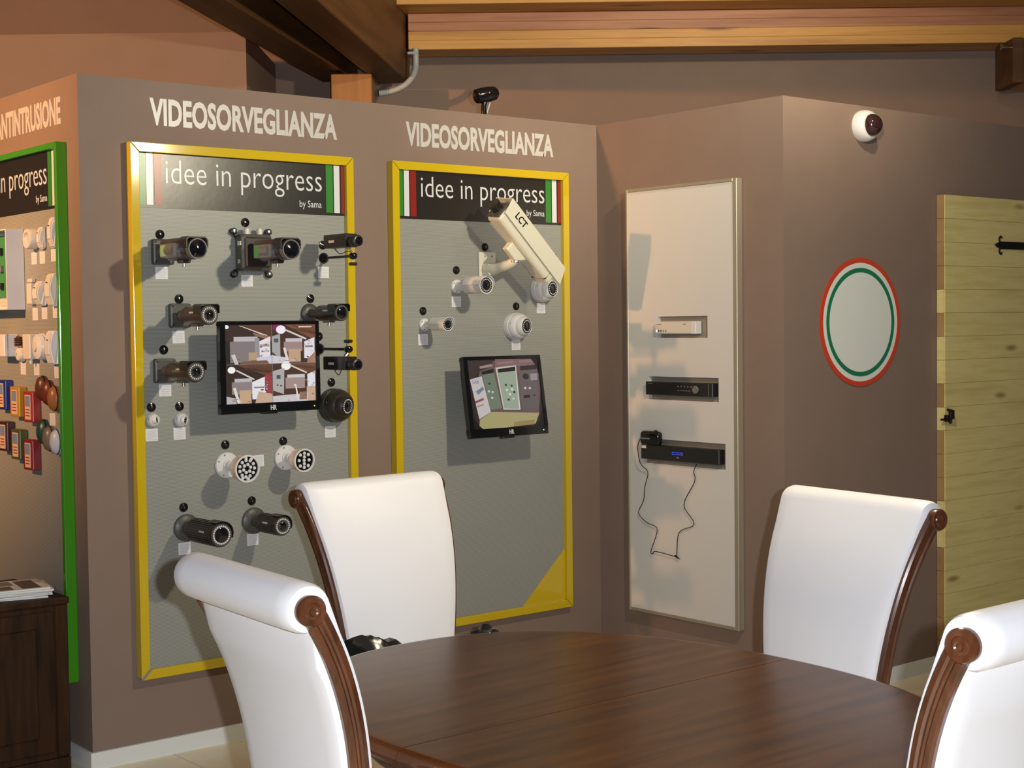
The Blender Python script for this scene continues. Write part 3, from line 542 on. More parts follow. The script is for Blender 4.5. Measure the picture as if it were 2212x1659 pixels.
Q(.5, 0, [((72, 48, 40), R4(0, 0, 1, 1)), ((128, 84, 60), [(.3, 0), (1, 0), (1, .42)]), ((96, 60, 44), [(.5, .1), (1, .2), (1, .26), (.5, .14)]), ((150, 30, 90), blob(.14, .06, .10)), ((255, 248, 255), blob(.22, .13, .11)), ((230, 214, 206), [(.28, .14), (.33, .12), (.80, .36), (.78, .40)]), ((176, 172, 172), [(.02, .3), (.2, .24), (.2, .9), (.02, .7)]), ((90, 88, 90), R4(.06, .36, .16, .46)), ((206, 200, 200), R4(.32, .36, .70, .46)), ((168, 140, 136), R4(.28, .45, .70, .70)), ((236, 232, 240), [(.74, .45), (.98, .34), (.98, .9), (.74, .88)]), ((150, 136, 132), R4(.76, .55, .94, .60)), ((200, 166, 134), R4(.38, .64, .66, .97)), ((216, 212, 216), [(.0, .78), (.34, .86), (.36, 1), (0, 1)]), ((232, 222, 214), [(.26, .60), (.32, .6), (.40, .98), (.34, .98)]), ((170, 130, 110), [(.82, .9), (1, .7), (1, 1), (.8, 1)])])
Q(0, .5, [((56, 40, 35), R4(0, 0, 1, 1)), ((106, 70, 52), [(.2, 0), (1, 0), (1, .36)]), ((78, 50, 40), [(.4, .08), (1, .18), (1, .25), (.4, .14)]), ((255, 255, 250), blob(.12, .14, .085)), ((222, 208, 200), [(.2, .16), (.24, .14), (.62, .38), (.60, .41)]), ((196, 190, 194), R4(.18, .36, .56, .46)), ((148, 134, 134), R4(.12, .45, .56, .76)), ((240, 236, 242), [(.56, .46), (.86, .32), (.86, .9), (.56, .9)]), ((160, 60, 66), [(.84, .3), (1, .2), (1, .8), (.84, .7)]), ((150, 136, 134), R4(.60, .58, .82, .62)), ((204, 170, 136), R4(.28, .66, .54, 1)), ((232, 222, 214), [(.14, .6), (.2, .58), (.30, .98), (.24, 1)]), ((206, 176, 150), [(.7, .7), (1, .78), (1, 1), (.62, 1)]), ((190, 186, 190), [(0, .8), (.2, .86), (.22, 1), (0, 1)])])
Q(.5, .5, [((78, 54, 44), R4(0, 0, 1, 1)), ((120, 82, 60), [(.2, 0), (1, 0), (1, .3)]), ((96, 64, 48), [(.5, .06), (1, .12), (1, .18), (.5, .1)]), ((255, 255, 252), blob(.32, .07, .11)), ((230, 216, 206), [(.38, .06), (.42, .04), (.8, .25), (.78, .28)]), ((182, 178, 176), [(.02, .2), (.28, .12), (.26, .8), (.02, .7)]), ((84, 84, 90), R4(.1, .3, .19, .4)), ((110, 100, 100), blob(.12, .56, .025)), ((110, 80, 76), blob(.2, .58, .025)), ((212, 208, 208), R4(.34, .3, .74, .38)), ((170, 148, 142), R4(.3, .38, .74, .66)), ((236, 232, 238), [(.8, .3), (.98, .22), (.98, .8), (.8, .75)]), ((206, 176, 150), R4(.78, .62, .98, 1)), ((210, 204, 206), [(0, .84), (.8, .8), (.8, 1), (0, 1)]), ((236, 228, 222), [(.48, .56), (.54, .55), (.60, .95), (.56, .96), (.52, .62)]), ((150, 116, 100), R4(.62, .76, .78, .96))])
rs = random.Random(11)
for qx, qy in ((0, 0), (.5, 0), (0, .5), (.5, .5)):
    for k in range(7): y_ = .02 + k * .018; Q(qx, qy, [((92 + 8 * (k % 2), 62, 46), [(.45 + k * .05, y_ * 1.2), (1, y_ * 2.0 + .05), (1, y_ * 2.0 + .062), (.45 + k * .05, y_ * 1.2 + .010)])])
    for k in range(9): x_ = rs.uniform(.72, .93); y_ = rs.uniform(.42, .84); g_ = rs.choice((96, 130, 176, 206)); Q(qx, qy, [((g_, g_ - 8, g_ - 6), R4(x_, y_, x_ + rs.uniform(.02, .07), y_ + rs.uniform(.012, .04)))])
    for k in range(5): x_ = rs.uniform(.1, .6); y_ = rs.uniform(.86, .96); g_ = rs.choice((120, 150, 226)); Q(qx, qy, [((g_, g_ - 14, g_ - 26), R4(x_, y_, x_ + rs.uniform(.02, .10), y_ + .02))])
pol += [((150, 150, 156), R4(.498, 0, .502, 1)), ((150, 150, 156), R4(0, .498, 1, .502)), ((226, 206, 190), R4(.80, .022, .95, .040))]
monitor('wide flat monitor showing four room views on the dark camera panel', .651, 1.402, .160, 0, pol)
def sc(*pts): return [((x - 800 - (y - 680) * .10) / 665, (y - 672) / 668) for x, y in pts]
pol2 = [((46, 38, 36), R4(0, 0, 1, 1)), ((104, 82, 82), sc((930, 690), (1450, 680), (1500, 900), (1480, 1215), (1020, 1180), (900, 860))), ((124, 98, 98), sc((1060, 670), (1460, 680), (1470, 740), (1060, 750))), ((60, 50, 48), sc((800, 680), (1040, 680), (1030, 740), (900, 790), (860, 850), (815, 850))),
        ((198, 190, 188), sc((825, 858), (935, 830), (1018, 1180), (912, 1245))), ((120, 128, 150), sc((880, 975), (945, 930), (955, 960), (900, 1010))), ((150, 80, 90), sc((870, 1070), (950, 1040), (955, 1062), (876, 1092))), ((170, 130, 120), sc((890, 1115), (950, 1100), (954, 1112), (893, 1128))),
        ((112, 124, 108), sc((940, 810), (1045, 785), (1122, 1150), (1012, 1160))), ((26, 24, 24), sc((932, 790), (1042, 762), (1048, 800), (942, 818))), ((206, 198, 184), sc((1062, 752), (1258, 736), (1300, 1175), (1138, 1165))), ((152, 166, 146), sc((1075, 765), (1248, 750), (1285, 1165), (1146, 1155))), ((26, 24, 24), sc((1084, 768), (1250, 748), (1252, 790), (1090, 803))),
        ((100, 90, 92), sc((1285, 748), (1455, 738), (1475, 1165), (1310, 1175))), ((48, 36, 38), sc((1296, 745), (1452, 738), (1454, 780), (1300, 790))), ((40, 36, 38), blob(*sc((1352, 850))[0], .045)), ((150, 140, 144), sc((1395, 825), (1465, 822), (1465, 890), (1400, 892))), ((52, 22, 18), sc((1330, 1035), (1392, 1032), (1390, 1062), (1332, 1064))), ((150, 110, 112), sc((1072, 700), (1235, 690), (1238, 716), (1076, 724))), ((150, 112, 112), sc((1288, 688), (1420, 684), (1422, 708), (1290, 712))), ((160, 136, 132), sc((912, 735), (1030, 715), (1034, 740), (918, 758))),
        ((168, 158, 112), sc((1020, 1180), (1482, 1216), (1445, 1320), (1100, 1345), (910, 1350), (915, 1250))), ((150, 132, 84), sc((1240, 1290), (1440, 1280), (1430, 1325), (1230, 1335)))]
for x, y, c in ((1005, 905, (60, 62, 56)), (1000, 980, (200, 200, 195)), (1035, 990, (190, 190, 186)), (1160, 925, (60, 66, 58)), (1215, 935, (56, 60, 54)), (1170, 975, (215, 215, 210)), (1218, 970, (215, 215, 210)), (1198, 1018, (226, 222, 200)), (1240, 1000, (56, 56, 56)), (1185, 1070, (56, 62, 52)), (1232, 1062, (205, 205, 200)), (1030, 1045, (200, 200, 196)), (1345, 965, (215, 210, 210)), (1390, 968, (205, 200, 200)), (1435, 1040, (110, 26, 34))): pol2.append((c, blob(*sc((x, y))[0], .017, 1)))
pol2 += [((14, 12, 12), [(1, 0), (1, .25), (.96, .1), (.9, 0)]), ((14, 12, 12), [(1, 1), (.86, 1), (.95, .92), (1, .75)]), ((14, 12, 12), [(0, 1), (0, .8), (.05, .93), (.12, 1)])]
t = monitor('tilted flat monitor showing a curved view of display panels', 1.741, 1.252, .186, math.radians(-8.7), pol2, .41, .333)
me = textmesh('LAB', -.168, -.136, .056, .069, .0004, .02); me.transform(T(0, -.166, 0) @ RX(math.radians(-8.7)) @ T(0, .0022, 0)); obj('screen_lettering', me, 'stickb', t)

# ------------------------------------------------------------------ white board with recorders (faces -x)
bx0, by0 = L, -.2203
wb = thing('equipment_board', 'tall white board with three grey cutouts on the booth wall', 'board', (L - .002, by0, 0), -PI / 2)
W_, Z0, Z1 = .6448, .2846, 2.1248; cuts = [(.191, .478, 1.480, 1.571), (.132, .538, 1.216, 1.315), (.098, .573, .940, 1.046)]
bm = B(); zs = [Z0 + .014]
def slab(bm, a, b, c, d): box(bm, a, b, -.030, -.004, c, d)
zc = Z0 + .012
for (a, b, c, d) in sorted(cuts, key=lambda q: q[2]):
    slab(bm, .012, W_ - .012, zc, c); slab(bm, .012, a, c, d); slab(bm, b, W_ - .012, c, d); zc = d
slab(bm, .012, W_ - .012, zc, Z1 - .012); obj('laminate_sheet', bm, 'board', wb)
for r in ((0, .012, Z0, Z1), (W_ - .022, W_, Z0, Z1), (.012, W_ - .022, Z1 - .014, Z1), (.012, W_ - .022, Z0, Z0 + .014)): obj('trim_strip', bbox(r[0], r[1], -.034, 0, r[2], r[3], .002, 1), 'trim', wb)
for a, b, c, d in cuts: obj('cutout_back', box(B(), a - .004, b + .004, -.012, -.003, c - .004, d + .004), 'recess', wb)
def rec(label, a, b, z0, z1, mat, out=.018):
    t = thing('video_recorder', label, 'recorder', (L - .0165, by0 - a, z0 + .001), -PI / 2); obj('front', bbox(0, b - a, -.018 - out, 0, 0, z1 - z0, .002, 1), mat, t); return t, b - a, z1 - z0, -.018 - out
t, wd, ht, y = rec('white video recorder in the top cutout of the board', .193, .429, 1.497, 1.548, 'ivory')
obj('end_cap', bbox(wd - .026, wd + .0015, y - .0015, -.001, -.0005, ht + .0005, .001, 1), 'white', t)
for k, (px, m) in enumerate(((.008, 'coolled'), (.020, 'black'), (.033, 'black'), (.047, 'mgrey'), (.062, 'mgrey'))): obj('button', bbox(px, px + .005, y - .001, y + .001, .008, .016, 0), m, t)
obj('printed_mark', bbox(.008, .038, y - .0004, y + .001, .038, .041), 'mgrey', t); obj('printed_mark', bbox(.163, .182, y - .0004, y + .001, .038, .041), 'mgrey', t)
t, wd, ht, y = rec('black video recorder with round jog dial in the middle cutout', .133, .522, 1.236, 1.292, 'black')
obj('jog_dial', lathe(B(), [(.0165, 0), (.0165, .006), (.013, .008), (.012, .005)], T(.296, y, .028), 24), 'mgrey', t)
for k in range(5): obj('button', bbox(.190 + k * .019, .197 + k * .019, y - .001, y + .001, .036, .042), 'mgrey', t)
for k in range(5): obj('button', bbox(.188 + k * .016, .200 + k * .016, y - .001, y + .001, .020, .0235), 'mgrey', t)
obj('end_strip', bbox(wd - .023, wd - .021, y - .0006, y + .001, .002, ht - .002), 'mgrey', t); obj('printed_mark', bbox(.014, .044, y - .0004, y + .001, ht - .009, ht - .006), 'mgrey', t)
t, wd, ht, y = rec('black video recorder with blue lights in the lowest cutout', .101, .556, .958, 1.020, 'black')
for r_ in range(2):
    for k in range(9): obj('blue_light', bbox(.188 + k * .0075, .1905 + k * .0075, y - .001, y + .001, .036 - r_ * .008, .0385 - r_ * .008), 'blueled', t)
obj('rating_sticker', bbox(.004, .032, y - .0005, y + .001, .046, .058), 'bwhite', t); obj('logo_mark', bbox(.214, .228, y - .0005, y + .001, .013, .019), 'mgrey', t)
t = thing('computer_mouse', 'black computer mouse on top of the lowest recorder', 'mouse', (L - .05, by0 - .163, 1.0195), -PI / 2)
sh = bbox(-.058, .058, -.018, .018, 0, .062, .017, 4); obj('shell', sh, 'gloss', t, smooth=True); obj('side_strip', bbox(-.05, .006, -.0192, -.0165, .026, .032, .001, 1), 'mgrey', t); obj('wheel', lathe(B(), [(.009, -.004), (.009, .004)], T(.03, -.004, .058) @ RZ(PI / 2), 12), 'black', t)
cb = [(-.323, 1.049), (-.303, 1.007), (-.319, .938), (-.350, .900), (-.332, .838), (-.323, .777), (-.291, .719), (-.339, .681), (-.404, .658), (-.366, .562), (-.376, .550), (-.396, .561), (-.513, .552), (-.520, .556), (-.535, .657), (-.622, .701), (-.564, .777), (-.627, .880), (-.622, .922), (-.654, .956)]
cpts = [(L - .040 - (.014 if z_ > .93 else 0), y_, z_) for y_, z_ in cb]
c = tag(obj('mouse_cable', tube(B(), smoothpts(cpts, 5), .0019, 6), 'black'), 'thin black cable looping down the white board from the mouse', 'cable'); obj('cable_tie', tube(B(), [(L - .04, -.508, .556), (L - .04, -.524, .549), (L - .04, -.537, .543)], [.004, .004, .001], 6), 'black', c)

# ------------------------------------------------------------------ round sign, pine door
t = thing('round_sign', 'blank white round sign with red and green rings', 'sign', (2.912, -MM, 1.537)); R = .266
obj('backing_disc', lathe(B(), [(R * .925, 0), (R * .925, .004)], n=72), 'swhite', t)
def ring(a, b, m): obj('ring', lathe(B(), [(a, .001), (b, .001), (b, .0052), (a, .0052), (a, .001)], n=72, cap=False), m, t)
ring(R * .925, R, 'sred'); ring(R * .775, R * .845, 'sgreen')
DX0, DX1, DZ0, DZ1, DY = 3.448, 4.085, .03, 2.086, -MM
dr = struct('door_1', box(B(), DX0 + .02, DX1 - .01, DY - .02, DY, DZ0, DZ1 - .004), 'pineend', 'pale pine door of horizontal boards with black iron strap hinges')
n = 20; h = (DZ1 - DZ0) / n
for k in range(n):
    o = obj('plank', bbox(DX0 + random.uniform(0, .003), DX1, DY - .040 - random.uniform(0, .0015), DY - .0205, DZ0 + k * h + .0004, DZ0 + (k + 1) * h - .0004, .0008, 1), 'pine', dr)
    obj('edge_block', bbox(DX0 - .004, DX0 - .0005, DY - .038, DY - .004, DZ0 + k * h + .001, DZ0 + (k + 1) * h - .001), 'pineend' if random.random() < .5 else 'pine', dr)
for zz in (1.876, .150):
    o = obj('strap_hinge', box(B(), 3.865, 4.13, DY - .048, DY - .0405, zz - .017, zz + .017), 'iron', dr)
    bm = B(); prism(bm, [(3.828, zz), (3.846, zz + .010), (3.868, zz + .014), (3.868, zz - .014), (3.846, zz - .010)], DY - .047, DY - .041)
    for s in (-1, 1): tube(bm, smoothpts([(3.868, DY - .044, zz + s * .012), (3.862, DY - .044, zz + s * .028), (3.872, DY - .044, zz + s * .040), (3.882, DY - .044, zz + s * .033)], 4), .0042, 6)
    obj('fleur_tip', bm, 'iron', o)
lt = obj('door_latch', bbox(3.472, 3.486, DY - .056, DY - .041, 1.088, 1.152, .004, 1), 'iron', dr)
obj('latch_bar', bbox(3.405, 3.47, DY - .062, DY - .046, 1.104, 1.114, .003, 1), 'iron', lt); obj('latch_grip', tube(B(), [(3.462, DY - .045, 1.105), (3.462, DY - .075, 1.115), (3.462, DY - .075, 1.145), (3.462, DY - .045, 1.15)], .006, 8), 'iron', lt); obj('latch_keeper', bbox(3.44, 3.458, DY - .06, DY - .041, 1.098, 1.128, .003, 1), 'iron', lt)

# ------------------------------------------------------------------ alarm devices on the green framed panel (local x = right, out = -Y)
AR = -PI / 2
def adev(name, label, cat, y, z): return thing(name, label, cat, (-.0215, y, z), AR)
t = adev('control_box', 'open white alarm control box with green circuit board', 'control box', .62, 1.77)
bm = B()
for r in ((-.16, -.155, -.148, .148), (.155, .16, -.148, .148), (-.155, .155, .143, .148), (-.155, .155, -.148, -.143)): box(bm, r[0], r[1], -.068, 0, r[2], r[3])
obj('enclosure', bm, 'white', t, bev=.001); obj('back_plate', box(B(), -.156, .156, -.008, -.001, -.144, .144), 'white', t); pb = obj('circuit_board', box(B(), -.13, .14, -.020, -.014, -.10, .13), 'pcb', t)
for k in range(9): obj('component', bbox(-.11 + (k % 3) * .09, -.08 + (k % 3) * .09, -.034, -.019, -.07 + (k // 3) * .065, -.045 + (k // 3) * .065, .002, 1), 'black' if k % 2 else 'mgrey', pb)
obj('wire', tube(B(), smoothpts([(.12, -.02, .0), (.145, -.05, -.06), (.13, -.05, -.11), (.10, -.02, -.12)], 5), .003, 6), 'black', t); obj('battery', bbox(.04, .14, -.05, -.009, -.135, -.105, .003, 1), 'ivory', t)
t = adev('sounder', 'round white sounder with a hole, top row beside control box', 'sounder', .345, 1.876); obj('shell', lathe(B(), [(.037, 0), (.037, .032), (.034, .036), (.024, .036), (.018, .022), (0, .022)], n=28), 'ivory', t); obj('cone', lathe(B(), [(.017, .0225), (.008, .028), (0, .029)], n=16), 'stick', t)
def detector(label, y, z, wd, ht, dp, bulge, mat='ivory', side='ovsilver'):
    t = adev('motion_detector', label, 'detector', y, z); bm = B(); n = 10; a, b = wd / 2, ht / 2
    prof = [(-b, dp * .35)] + [(-b + ht * i / n, dp * .55 + bulge * math.sin(PI * i / n)) for i in range(n + 1)] + [(b, dp * .35)]
    P = []; F = []
    for x in (-a, a):
        for zz, h in prof: P.append((x * (.86 if h > dp * .5 else 1), -h, zz))
        P += [(x, 0, b), (x, 0, -b)]
    m = len(prof) + 2; F = [tuple(range(m)), tuple(range(m, 2 * m))[::-1]] + [(i, i + m, (i + 1) % m + m, (i + 1) % m) for i in range(m)]
    addv(bm, P, F); bmesh.ops.recalc_face_normals(bm, faces=bm.faces); bmesh.ops.bevel(bm, geom=[e for e in bm.edges if e.calc_face_angle(0) > .6], offset=.004, segments=2, affect='EDGES')
    obj('casing', bm, mat, t); obj('lens_window', bbox(-a * .55, a * .55, -dp * .55 - bulge - .001, -dp * .5 - bulge * .7, -b * .45, b * .25, .002, 1), 'white', t); obj('indicator', bbox(-a * .1, a * .1, -dp * .55 - bulge * .9 - .003, -dp * .5 - bulge * .6, b * .42, b * .48), 'black', t); return t
detector('slim white motion detector, second in the top row', .268, 1.876, .034, .078, .028, .010)
detector('tall white motion detector, top row next to the green frame', .165, 1.890, .04, .106, .026, .012)
t = adev('door_contact', 'flat white door contact, first of the second row', 'contact', .375, 1.678); obj('body', bbox(-.02, .02, -.02, 0, -.038, .038, .003, 1), 'ivory', t); obj('magnet', bbox(-.02, .02, -.016, 0, .042, .056, .002, 1), 'ivory', t)
detector('rounded white motion detector, middle of the second row', .280, 1.678, .056, .088, .036, .018)
detector('big rounded white motion detector, second row next to green frame', .168, 1.688, .060, .114, .042, .014)
t = adev('power_module', 'plain white module box under the control box', 'module', .585, 1.490); obj('body', bbox(-.06, .05, -.055, 0, -.042, .042, .004, 2), 'white', t); obj('lid_line', bbox(-.0605, .0505, -.042, -.040, -.0425, .0425), 'mgrey', t)
t = adev('flood_sensor', 'white round sensor hanging on a coiled brown cord', 'sensor', .490, 1.475); obj('cord', tube(B(), [(.022 * math.sin(i * 1.1), -.018 - .012 * math.cos(i * 1.1), .014 + .0012 * i) for i in range(28)], .0028, 6), 'ovbrown', t); obj('sensor_body', lathe(B(), [(.028, 0), (.028, .014), (.022, .022), (0, .025)], T(0, 0, -.018), 20), 'ivory', t); obj('green_mark', bbox(-.006, .002, -.0262, -.024, -.02, -.012), 'pcbpale', t)
t = adev('transmitter', 'white box transmitter with a short nozzle, third row', 'transmitter', .372, 1.486); obj('body', bbox(-.034, .034, -.036, 0, -.046, .046, .004, 2), 'ivory', t); obj('nozzle', lathe(B(), [(.006, 0), (.006, .012), (.003, .018)], T(0, -.018, -.046) @ RX(PI / 2), 10), 'white', t)
t = adev('smoke_detector', 'white disc shaped smoke detector, third row', 'detector', .285, 1.486); obj('disc', lathe(B(), [(.048, 0), (.048, .010), (.045, .012), (.045, .016), (.048, .018), (.044, .030), (.02, .036)], n=32), 'white', t); obj('chamber', lathe(B(), [(.018, .034), (.016, .042), (0, .044)], n=20), 'ivory', t)
t = detector('large curved white motion detector, third row next to green frame', .178, 1.484, .064, .118, .044, .012, 'white')
def colourbox(label, y, z, mat):
    t = adev('siren_cover', label, 'siren cover', y, z); obj('body', bbox(-.044, .044, -.032, 0, -.056, .056, .004, 2), mat, t); s = obj('sticker', bbox(-.026, .026, -.0332, -.0315, -.046, .044), 'stick', t); obj('sticker_picture', bbox(-.022, .022, -.0338, -.0328, .002, .040), 'stickb', s)
    for k in range(3): obj('sticker_line', bbox(-.018, .018, -.0338, -.0328, -.012 - k * .011, -.008 - k * .011), 'boxred', s)
colourbox('blue siren cover with a white sticker', .640, 1.303, 'boxblue'); colourbox('yellow siren cover with a white sticker', .507, 1.281, 'boxyellow'); colourbox('bright red siren cover with a white sticker', .378, 1.266, 'boxred')
colourbox('dark maroon siren cover with a white sticker, bottom row', .632, 1.146, 'boxdark'); colourbox('olive green siren cover with a white sticker, bottom row', .508, 1.122, 'boxolive'); colourbox('crimson siren cover with a white sticker, bottom row', .389, 1.090, 'boxcrimson')
def oval(label, y, z, mat):
    t = adev('oval_sounder', label, 'sounder', y, z); X = Matrix.Diagonal((.9, 1, 1.25, 1)); obj('shell', lathe(B(), [(.036, 0), (.037, .008), (.034, .010), (.034, .013), (.036, .015), (.030, .026), (.016, .033), (0, .035)], X, 28), mat, t); obj('rim_seam', lathe(B(), [(.0345, .0105), (.0375, .0115), (.0345, .0125)], X, 28), 'black', t)
oval('dark brown oval sounder, upper trio', .290, 1.336, 'ovbrown'); oval('maroon oval sounder, middle of the upper trio', .237, 1.321, 'ovmaroon'); oval('tan oval sounder above the lone card', .183, 1.302, 'ovtan')
oval('dark green oval sounder, lower trio', .290, 1.178, 'ovgreen'); oval('grey brown oval sounder, middle of the lower trio', .236, 1.156, 'ovgrey'); oval('silver white oval sounder beside the green frame', .172, 1.148, 'ovsilver')

# ------------------------------------------------------------------ cabinet and brochures
t = thing('cabinet', 'low dark oak cabinet standing below the green framed panel', 'cabinet', (-.50, .30, 0)); x0, x1_, y0, y1 = -.42, .442, -.245, .245
obj('carcass', box(B(), x0, x1_, y0, y1, .05, .592), 'cabinet', t, bev=.003); obj('top', bbox(x0 - .012, x1_ + .003, y0 - .014, y1, .592, .615, .004, 2), 'cabinet', t); obj('plinth', box(B(), x0 - .004, x1_, y0 - .006, y1, 0, .05), 'cabinet', t, bev=.003)
dr_ = obj('door', bbox(x0 + .06, x1_ - .055, y0 - .010, y0 - .0005, .075, .57, .003, 1), 'cabinet', t); obj('door_panel', bbox(x0 + .12, x1_ - .115, y0 - .016, y0 - .009, .13, .515, .005, 1), 'cabinet', dr_); obj('corner_stile', bbox(x1_ - .048, x1_ - .001, y0 - .006, y0 - .0005, .055, .588, .003, 1), 'cabinet', t)
def brochure_mesh():
    bm = B(); box(bm, -.105, .105, -.148, .148, 0, .0055); return mesh(bm, 'pages')
def cover(): return [((226, 214, 196), R4(0, 0, 1, 1)), ((120, 100, 92), R4(.06, .08, .42, .26)), ((150, 122, 104), R4(.5, .08, .94, .34)), ((96, 80, 74), R4(.06, .34, .42, .60)), ((128, 116, 110), R4(.5, .42, .94, .66)), ((86, 72, 66), R4(.06, .70, .9, .92)), ((150, 30, 24), R4(.88, .02, .98, .10))]
BM = brochure_mesh(); COV = polymesh(cover(), .204, .290, T(0, 0, .0057) @ RX(-PI / 2))
ORD = ['top illustrated brochure', 'illustrated brochure second from the top', 'illustrated brochure third from the top', 'illustrated brochure fourth from the top', 'illustrated brochure fifth from the top', 'lowest illustrated brochure']
lab = {0: lambda k: ORD[k] + ' of the right stack on the dark cabinet', 1: lambda k: ORD[5 if k == 4 else k] + ' of the left stack, at the photo edge'}
for st, (bx_, by_, nn, rz) in enumerate(((-.235, .20, 6, 1.42), (-.56, .20, 5, 1.60))):
    for k in range(nn):
        r = thing('brochure', lab[st](nn - 1 - k), 'brochure', (bx_ + random.uniform(-.012, .012), by_ + random.uniform(-.010, .012), .6152 + k * .0062), rz + random.uniform(-.10, .10), 'brochures on the dark cabinet')
        obj('pages', BM, 'paper', r)
        o = obj('cover', COV, 'print', r)

# ------------------------------------------------------------------ oval table
t = thing('oval_table', 'large oval walnut table with a glossy top and central seam', 'table', (-.01, -2.69, 0)); A_, B_, EX, N = .545, .745, 2.25, 96
def se(a, off=0):
    c, s = math.cos(a), math.sin(a); x = A_ * math.copysign(abs(c) ** (2 / EX), c); y = B_ * math.copysign(abs(s) ** (2 / EX), s)
    nx, ny = c / A_ * abs(c) ** .1, s / B_ * abs(s) ** .1; q = math.hypot(nx, ny); return x + off * nx / q, y + off * ny / q
TZ = .76; eprof = [(-.002, TZ), (.006, TZ - .0008), (.016, TZ - .006), (.022, TZ - .015), (.022, TZ - .024), (.016, TZ - .034), (.006, TZ - .040), (-.02, TZ - .044), (-.03, TZ - .020), (-.03, TZ - .005)]
for sgn in (1, -1):
    an = [(0 if sgn > 0 else PI) + PI * i / (N // 2) for i in range(N // 2 + 1)]; ol = [se(a, -.0005) for a in an]; ol = [(x, y + sgn * .0012 if abs(y) < 1e-6 else y) for x, y in ol]
    bm = B(); n = len(ol); addv(bm, [(x, y, TZ - .03) for x, y in ol] + [(x, y, TZ) for x, y in ol], [tuple(range(n))[::-1], tuple(range(n, 2 * n))] + [(i, (i + 1) % n, (i + 1) % n + n, i + n) for i in range(n)]); obj('tabletop_leaf', bm, 'tabletop', t)
    bm = B(); P = [(*se(a, o_), z_) for a in an for o_, z_ in eprof]; P = [(x, y + (sgn * .0012 if abs(y) < 1e-3 else 0), z_) for x, y, z_ in P]; m = len(eprof); F = [(i * m + j, i * m + (j + 1) % m, (i + 1) * m + (j + 1) % m, (i + 1) * m + j) for i in range(len(an) - 1) for j in range(m)] + [tuple(range(m)), tuple(range((len(an) - 1) * m, len(an) * m))[::-1]]
    addv(bm, P, F, None, True); obj('edge_moulding', bm, 'tableedge', t)
bm = B(); P = []; F = []
for z_ in (.64, TZ - .031): P += [(*se(2 * PI * i / 64, -.10), z_) for i in range(64)]
F = [(i, (i + 1) % 64, (i + 1) % 64 + 64, i + 64) for i in range(64)]; addv(bm, P, F + [tuple(range(64))[::-1], tuple(range(64, 128))]); obj('apron', bm, 'tableedge', t)
obj('pedestal', lathe(B(), [(.09, .10), (.11, .16), (.07, .24), (.06, .34), (.10, .48), (.11, .58), (.16, .638)], RX(-PI / 2), 28), 'tableedge', t)
for k in range(4): obj('foot', tube(B(), smoothpts([(0, .06, .17), (0, .20, .13), (0, .32, .05), (0, .40, .025)], 4), [.05 - .0018 * i for i in range(13)], 10), 'tableedge', t, RZ(PI / 4 + k * PI / 2))

# ------------------------------------------------------------------ chairs: local +Y is the sitting direction, origin under the foot of the back
ZC = 1.052
def cen(z):
    q = z - .45; return -(.054 * q - .142 * q * q + .712 * q ** 3) if q > 0 else .03 * q
def hw(z): return .2605 * (1 - .53 * (ZC - max(z, .42)))
def backrest_bm():
    th = .034; Rr = .046; zs = [.40 + (.985 - .40) * i / 18 for i in range(19)]; out = []
    def nrm(z): d = (cen(z + .002) - cen(z - .002)) / .004; q = math.hypot(1, d); return (1 / q, -d / q)
    front = [(cen(z) + nrm(z)[0] * th, z + nrm(z)[1] * th) for z in zs]
    cv, cz = cen(ZC), ZC
    a0 = math.radians(22); a1 = math.radians(285); arc = [(cv + Rr * math.cos(a0 + (a1 - a0) * i / 18), cz + Rr * math.sin(a0 + (a1 - a0) * i / 18)) for i in range(19)]
    back = [(cen(z) - nrm(z)[0] * th, z - nrm(z)[1] * th) for z in zs if z < .97][::-1]
    ol = front + arc + back; n = len(ol); us = [(-1, .72), (-.985, .9), (-.94, .985), (-.8, 1), (-.4, 1), (0, 1), (.4, 1), (.8, 1), (.94, .985), (.985, .9), (1, .72)]
    P = []
    for u, k in us:
        for i, (v, z) in enumerate(ol):
            cv_, cz_ = (cen(min(z, ZC)), z) if not (len(front) <= i < len(front) + len(arc)) else (cv, cz)
            bul = (.014 if i < len(front) else (-.010 if i >= len(front) + len(arc) else 0)) * (1 - u * u) * min(1, max(0, (z - .42) * 6))
            P.append((u * (hw(min(z, ZC)) - .010), cv_ + (v - cv_) * k + bul, cz_ + (z - cz_) * k))
    F = [(j * n + i, j * n + (i + 1) % n, (j + 1) * n + (i + 1) % n, (j + 1) * n + i) for j in range(len(us) - 1) for i in range(n)] + [tuple(range(n)), tuple(range((len(us) - 1) * n, len(us) * n))[::-1]]
    bm = B(); addv(bm, P, F, None, True); return bm
CS = [(-.5, 0), (-.5, .0095), (-.40, .0145), (-.20, .0155), (-.10, .0120), (0, .0135), (.10, .0120), (.20, .0155), (.40, .0145), (.5, .0095), (.5, 0)]
def stile_bm(sd):
    bm = B(); zs = [.06 + (ZC - .06) * i / 46 for i in range(47)]; P = []; m = len(CS)
    for z in zs:
        if z >= .42: v = cen(z); h_ = hw(z); wd = .040 + .004 * max(0, (z - .8) / .25)
        else: q = (.42 - z) / .36; v = cen(.42) - .07 * q * q; h_ = hw(.42); wd = .040 - .008 * q
        d = (cen(z + .002) - cen(z - .002)) / .004 if z > .42 else .3 * (.42 - z); q = math.hypot(1, d)
        for a, e in CS: P.append((sd * (h_ - .011 + e), v + a * wd / q, z - a * wd * d / q))
    F = [(j * m + i, j * m + (i + 1) % m, (j + 1) * m + (i + 1) % m, (j + 1) * m + i) for j in range(len(zs) - 1) for i in range(m)] + [tuple(range(m)), tuple(range((len(zs) - 1) * m, len(zs) * m))[::-1]]
    addv(bm, P, F, None, True); return bm
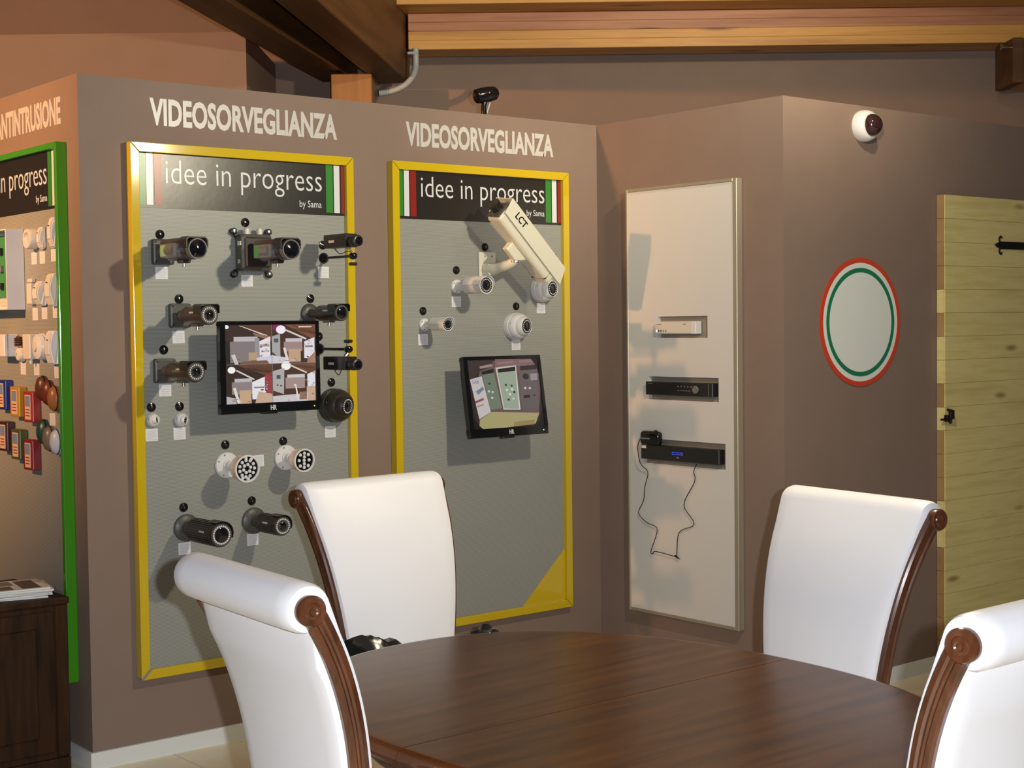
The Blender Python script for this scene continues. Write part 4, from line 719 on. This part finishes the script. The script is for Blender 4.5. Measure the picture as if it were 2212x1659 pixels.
def scroll_bm(sd):
    X = T(sd * (hw(ZC) - .004), cen(ZC) - .004, ZC) @ RZ(PI / 2 if sd > 0 else -PI / 2); return lathe(B(), [(.027, -.006), (.028, .010), (.025, .0145), (.016, .013), (.014, .0155), (.009, .0165), (.006, .0145), (0, .0155)], X, 24)
def seat_bm():
    bm = bbox(-.225, .225, .0, .46, .405, .50, .035, 4)
    for v in bm.verts:
        k = max(0, min(1, v.co.y / .46)); v.co.x *= .80 + .24 * k
        if v.co.z > .48: v.co.z += .012 * (1 - (v.co.x / .24) ** 2) * math.sin(PI * k)
    for f in bm.faces: f.smooth = True
    return bm
meshes = {'backrest': mesh(backrest_bm(), 'backrest'), 'sl': mesh(stile_bm(-1)), 'sr': mesh(stile_bm(1)), 'cl': mesh(scroll_bm(-1)), 'cr': mesh(scroll_bm(1)), 'seat': mesh(seat_bm()),
          'rail': mesh(bbox(-.20, .20, .005, .445, .36, .404, .006, 1)), 'fl': mesh(tube(B(), [(0, 0, .405), (0, 0, .36), (0, 0, .33), (0, .005, .1), (0, .01, 0)], [.026, .026, .02, .017, .012], 12))}
chs = [('white leather scroll back chair facing the camera beyond the table', .356, -1.377, -87.9), ('white leather scroll back chair right of the table, near the pine door', .881, -2.509, 173.8),
       ('white leather scroll back chair seen from behind on the left', -.625, -2.481, -3.6), ('white leather scroll back chair cut off by the right edge, seen from behind', .064, -3.51, 90.5)]
for lb, x, y, th in chs:
    c = thing('dining_chair', lb, 'chair', (x, y, 0), math.radians(th - 90), 'white chairs around the oval table')
    obj('backrest', meshes['backrest'], 'leather', c); obj('seat', meshes['seat'], 'leather', c); obj('seat_rail', meshes['rail'], 'chairwood', c)
    for k in 'lr':
        o = obj('back_post', meshes['s' + k], 'chairwood', c); obj('scroll_rosette', meshes['c' + k], 'chairwood', o)
    for sx in (-.185, .185): obj('leg', meshes['fl'], 'chairwood', c, T(sx, .41, 0))

# ------------------------------------------------------------------ black leather things on the far chair
def heap(name, label, cat, pts, seed):
    rnd = random.Random(seed); bm = B(); bmesh.ops.create_icosphere(bm, subdivisions=4, radius=1)
    (cx, cy, cz), (rx, ry, rz_) = pts; ph = [rnd.uniform(0, 6) for _ in range(6)]
    for v in bm.verts:
        x, y, z = v.co; k = 1 + .10 * math.sin(5 * x + ph[0] + 3 * z) + .07 * math.sin(9 * y + ph[1] + 4 * x) + .05 * math.sin(13 * z + ph[2] + 7 * x) + .03 * math.sin(21 * x + 11 * y + ph[3])
        v.co = (x * rx * k, y * ry * k, max(-.0, z + .35) * rz_ * k)
    for f in bm.faces: f.smooth = True
    o = obj(name, bm, 'jacket'); o.location = (cx, cy, cz); return tag(o, label, cat)
heap('leather_jacket', 'crumpled black leather jacket on the seat of the far chair', 'jacket', ((.135, -1.56, .512), (.115, .12, .135)), 3)
heap('leather_bag', 'rounded black bag on the right side of the far chair', 'bag', ((.49, -1.60, .512), (.085, .09, .112)), 5)
